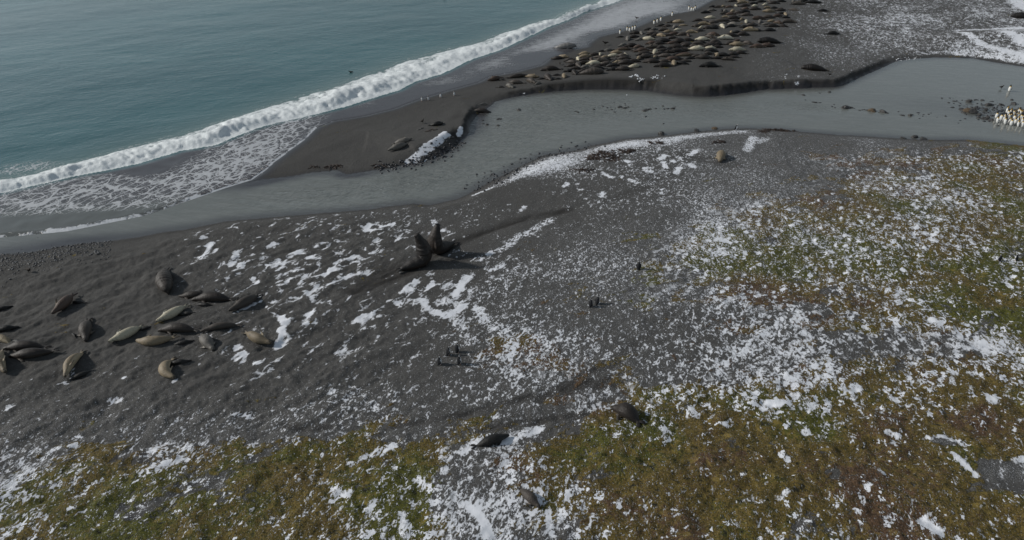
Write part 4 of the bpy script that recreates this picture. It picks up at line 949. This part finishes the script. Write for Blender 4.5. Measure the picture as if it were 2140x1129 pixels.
def scatter_stones(name, label, pts, smin, smax, mat, flat=.6, sink=.3):
    import bmesh
    bm = bmesh.new(); bmesh.ops.create_icosphere(bm, subdivisions=1, radius=1)
    bv = np.array([v.co[:] for v in bm.verts]); bf = np.array([[v.index for v in f.verts] for f in bm.faces]); bm.free()
    X, Y = pts[:, 0], pts[:, 1]; Z = np.maximum(ground_fields(X, Y)['h'], -.05)
    n = len(X); S = smin + (smax - smin) * rng.random(n) ** 2.5
    A = rng.uniform(0, 6.3, n); jit = 1 + .28 * rng.standard_normal((n, len(bv)))[:, :, None].clip(-1.5, 1.5)
    V = bv[None] * jit * np.stack([S * rng.uniform(.8, 1.4, n), S, S * flat], 1)[:, None, :]
    ca, sa = np.cos(A)[:, None], np.sin(A)[:, None]
    V = np.stack([V[..., 0] * ca - V[..., 1] * sa, V[..., 0] * sa + V[..., 1] * ca, V[..., 2]], -1)
    V += np.stack([X, Y, Z + S * flat * (1 - 2 * sink)], 1)[:, None, :]
    F = bf[None] + (np.arange(n) * len(bv))[:, None, None]
    o = link(name, mesh_np(name, V.reshape(-1, 3), F.reshape(-1, 3), False), mat)
    return tag(o, label, 'stones', kind='stuff')
def strip(P, w_in, w_out, n):
    """random points along a traced line on the ground, between two offsets from it (metres)"""
    g = G(P); d = np.diff(g, axis=0); L = np.hypot(*d.T); k = rng.choice(len(L), n, p=L / L.sum()); t = rng.random(n)
    p = g[k] + d[k] * t[:, None]; nr = np.stack([-d[k][:, 1], d[k][:, 0]], 1) / L[k][:, None]
    return p + nr * rng.normal(0, 1, n)[:, None] * (w_out - w_in) * .5 + nr * (w_in + w_out) / 2
rs = NT('pebble_dark'); PEB = rs.fin(rs.mix(rs.noise(rs.coord(), .9, 3), (.014, .014, .017), (.05, .05, .055)), .4, .5)
scatter_stones('pebble_beach', 'dark wet pebbles along the shore at the left edge', strip([(-120,552),(0,545),(70,537),(150,524),(235,508)], -1.7, 1.7, 2600), .03, .11, PEB, .45, .4)
scatter_stones('shore_gravel', 'black gravel along the near river bank beside the snow strip', strip([(985,400),(1033,376),(1073,356),(1130,327),(1203,312),(1240,302)], -.9, .9, 300), .05, .17, PEB)
scatter_stones('spit_gravel', 'black gravel below the snowy face of the spit', strip([(790,354),(850,346),(900,334),(935,315),(960,295)], -.7, .6, 420), .05, .2, PEB)
scatter_stones('shoal_gravel', 'dark gravel spread over the lagoon shoal by the penguin huddle', np.vstack([strip([(2010,228),(2060,236),(2110,246),(2180,252)], -2.6, 2.6, 420), strip([(1990,214),(2040,217),(2110,224),(2170,232)], -1.2, 1.2, 150), strip([(1680,208),(1760,224),(1850,236),(1960,243)], -.4, .4, 80), strip([(1240,228),(1310,226),(1400,226)], -1.6, 1.6, 60)]), .05, .2, PEB, .5)

# heaps of torn kelp
ks = NT('kelp'); kn = ks.noise(ks.coord(), 4.0, 3, .6)
KELP = ks.fin(ks.mix(kn, (.016, .011, .008), (.060, .034, .022)), .45, .4)
def kelp(px, py, wpx, hpx, n, label, red=0.0):
    x0, y0, z0 = place(px, py); dm = float(depth_at(px, py)); w = wpx * dm / FPX / 2; ddep = hpx * dm / FPX / 2 / max(math.sin(math.atan2(CAM_H, y0)), .2)
    V = []; F = []; o = 0
    for i in range(n):
        a = rng.uniform(0, 6.3); rr = math.sqrt(rng.random()); cx, cy = x0 + w * rr * math.cos(a), y0 + ddep * rr * math.sin(a)
        hz = H(cx, cy) + .24 * (1 - rr) * rng.random()
        th = rng.uniform(0, 6.3); L = rng.uniform(.35, .95); wd = rng.uniform(.035, .09); m = 7; cur = rng.uniform(-2.5, 2.5); p = np.array([cx, cy, hz]); R_ = []
        for k in range(m):
            R_.append((p.copy(), np.array([-math.sin(th), math.cos(th), .25 * math.sin(2.2 * k + i)]) * wd * (1 - abs(k / (m - 1) * 2 - 1) ** 3 * .7), np.array([0, 0, .03])))
            p = p + np.array([math.cos(th), math.sin(th), .25 * math.sin(1.7 * k + i) - .05]) * L / m; th += cur / m
        v, f = loft(R_); V += v.tolist(); F += [tuple(q + o for q in t) for t in f]; o += len(v)
    me = bpy.data.meshes.new('kelp_heap'); me.from_pydata(V, [], F); me.update()
    for p_ in me.polygons: p_.use_smooth = True
    tag(link('kelp_heap', me, KELP), label, 'kelp', 'heaps of washed up kelp')
for a in [(1268,326,58,22,130,'largest dark kelp heap on the snowy shore strip'),(1238,332,26,8,30,'small kelp scrap joined to the left of the largest heap'),(1308,317,34,10,40,'kelp pile joined to the right of the largest heap'),(1372,299,28,7,30,'dark kelp pile on the snow strip right of the largest heap'),(1630,273,70,6,70,'long dark kelp line at the river bend'),(1600,276,26,6,26,'reddish kelp clump left of the long kelp line'),(1218,356,40,5,24,'thin kelp line at the lower edge of the snow strip'),(1503,297,22,5,16,'small kelp scrap above the single fat tan seal'),
 (656,350,8,5,8,'single dark weed clump at the left of a row on the spit edge'),(688,349,12,5,10,'dark weed clump in the middle of a row on the spit edge'),(704,347,14,6,16,'dark weed clump at the right of a row on the spit edge'),(793,347,26,5,20,'dark weed line on the spit edge left of its snowy face'),(902,273,12,4,10,'small dark weed scrap above the snowy face of the spit'),(1280,240,40,3,10,'thin drowned weed streak in the river')]: kelp(*a)
# driftwood log and pale scraps on the spit
def log(px, py, L, r, ang, label, mat):
    x, y, z = place(px, py); m = 12; R_ = []
    for k in range(m):
        t = k / (m - 1) - .5; R_.append(((L * t, .06 * L * math.sin(5 * t), r * .8 + .03 * math.sin(9 * t)), (0, r * (1 - .5 * abs(t) + .15 * math.sin(11 * t)), 0), (0, 0, r * (1 - .4 * abs(t)))))
    parts = [loft(R_), loft([((L * .1 + .12 * k * L / 4, .1 * k * L / 4 + .02, r + .05 * k), (0, r * .45 * (1 - .18 * k), 0), (0, 0, r * .45 * (1 - .18 * k))) for k in range(5)])]
    me, P = fuse(parts, .02, 1); me.name = 'driftwood'
    o = link('driftwood', me, mat); o.location = (x, y, z - .02); o.rotation_euler = (0, 0, R(ang))
    for p_ in me.polygons: p_.use_smooth = True
    tag(o, label, 'driftwood')
ds = NT('bleached_wood'); WOOD = ds.fin(ds.mix(ds.noise(ds.mapped(ds.coord(), 0, (1, 9, 9)), 3, 3), (.09, .085, .08), (.26, .25, .23)), .8, .2)
log(1005, 219, 1.7, .10, 22, 'pale bleached driftwood above the dark seal at the spit waterline', WOOD)
log(879, 270, .8, .07, 40, 'short pale driftwood stick left of the black seal on the spit', WOOD)
# lumps of old snow fallen down the cut bank
sn = NT('snow_lump_surface'); SNL = sn.fin(sn.mix(sn.noise(sn.coord(), 5, 3), (.62, .64, .68), (.80, .82, .86)), .7, .3)
def lumps(pts, smin, smax):
    P = []
    for (px, py) in pts: x, y, z = place(px, py); P.append((x, y))
    return np.array(P)
scatter_stones('snow_lumps', 'crumbs of old snow fallen down the cut river bank', lumps([(1341 + rng.normal(0, 2.5), 166 + rng.normal(0, 1.5)) for _ in range(16)] + [(1340 - 30 * t + rng.normal(0, 1.5), 168 + 16 * t + rng.normal(0, 1)) for t in rng.random(46)] + [(1372 + rng.normal(0, 9), 161 + rng.normal(0, 2)) for _ in range(22)] + [(1664 + rng.normal(0, 3), 176 + rng.normal(0, 3)) for _ in range(14)] + [(1640 + rng.normal(0, 2), 174 + rng.normal(0, 3)) for _ in range(9)] + [(1890 + rng.normal(0, 18), 121 + rng.normal(0, 2)) for _ in range(40)], 0, 0), .03, .14, SNL, .7)
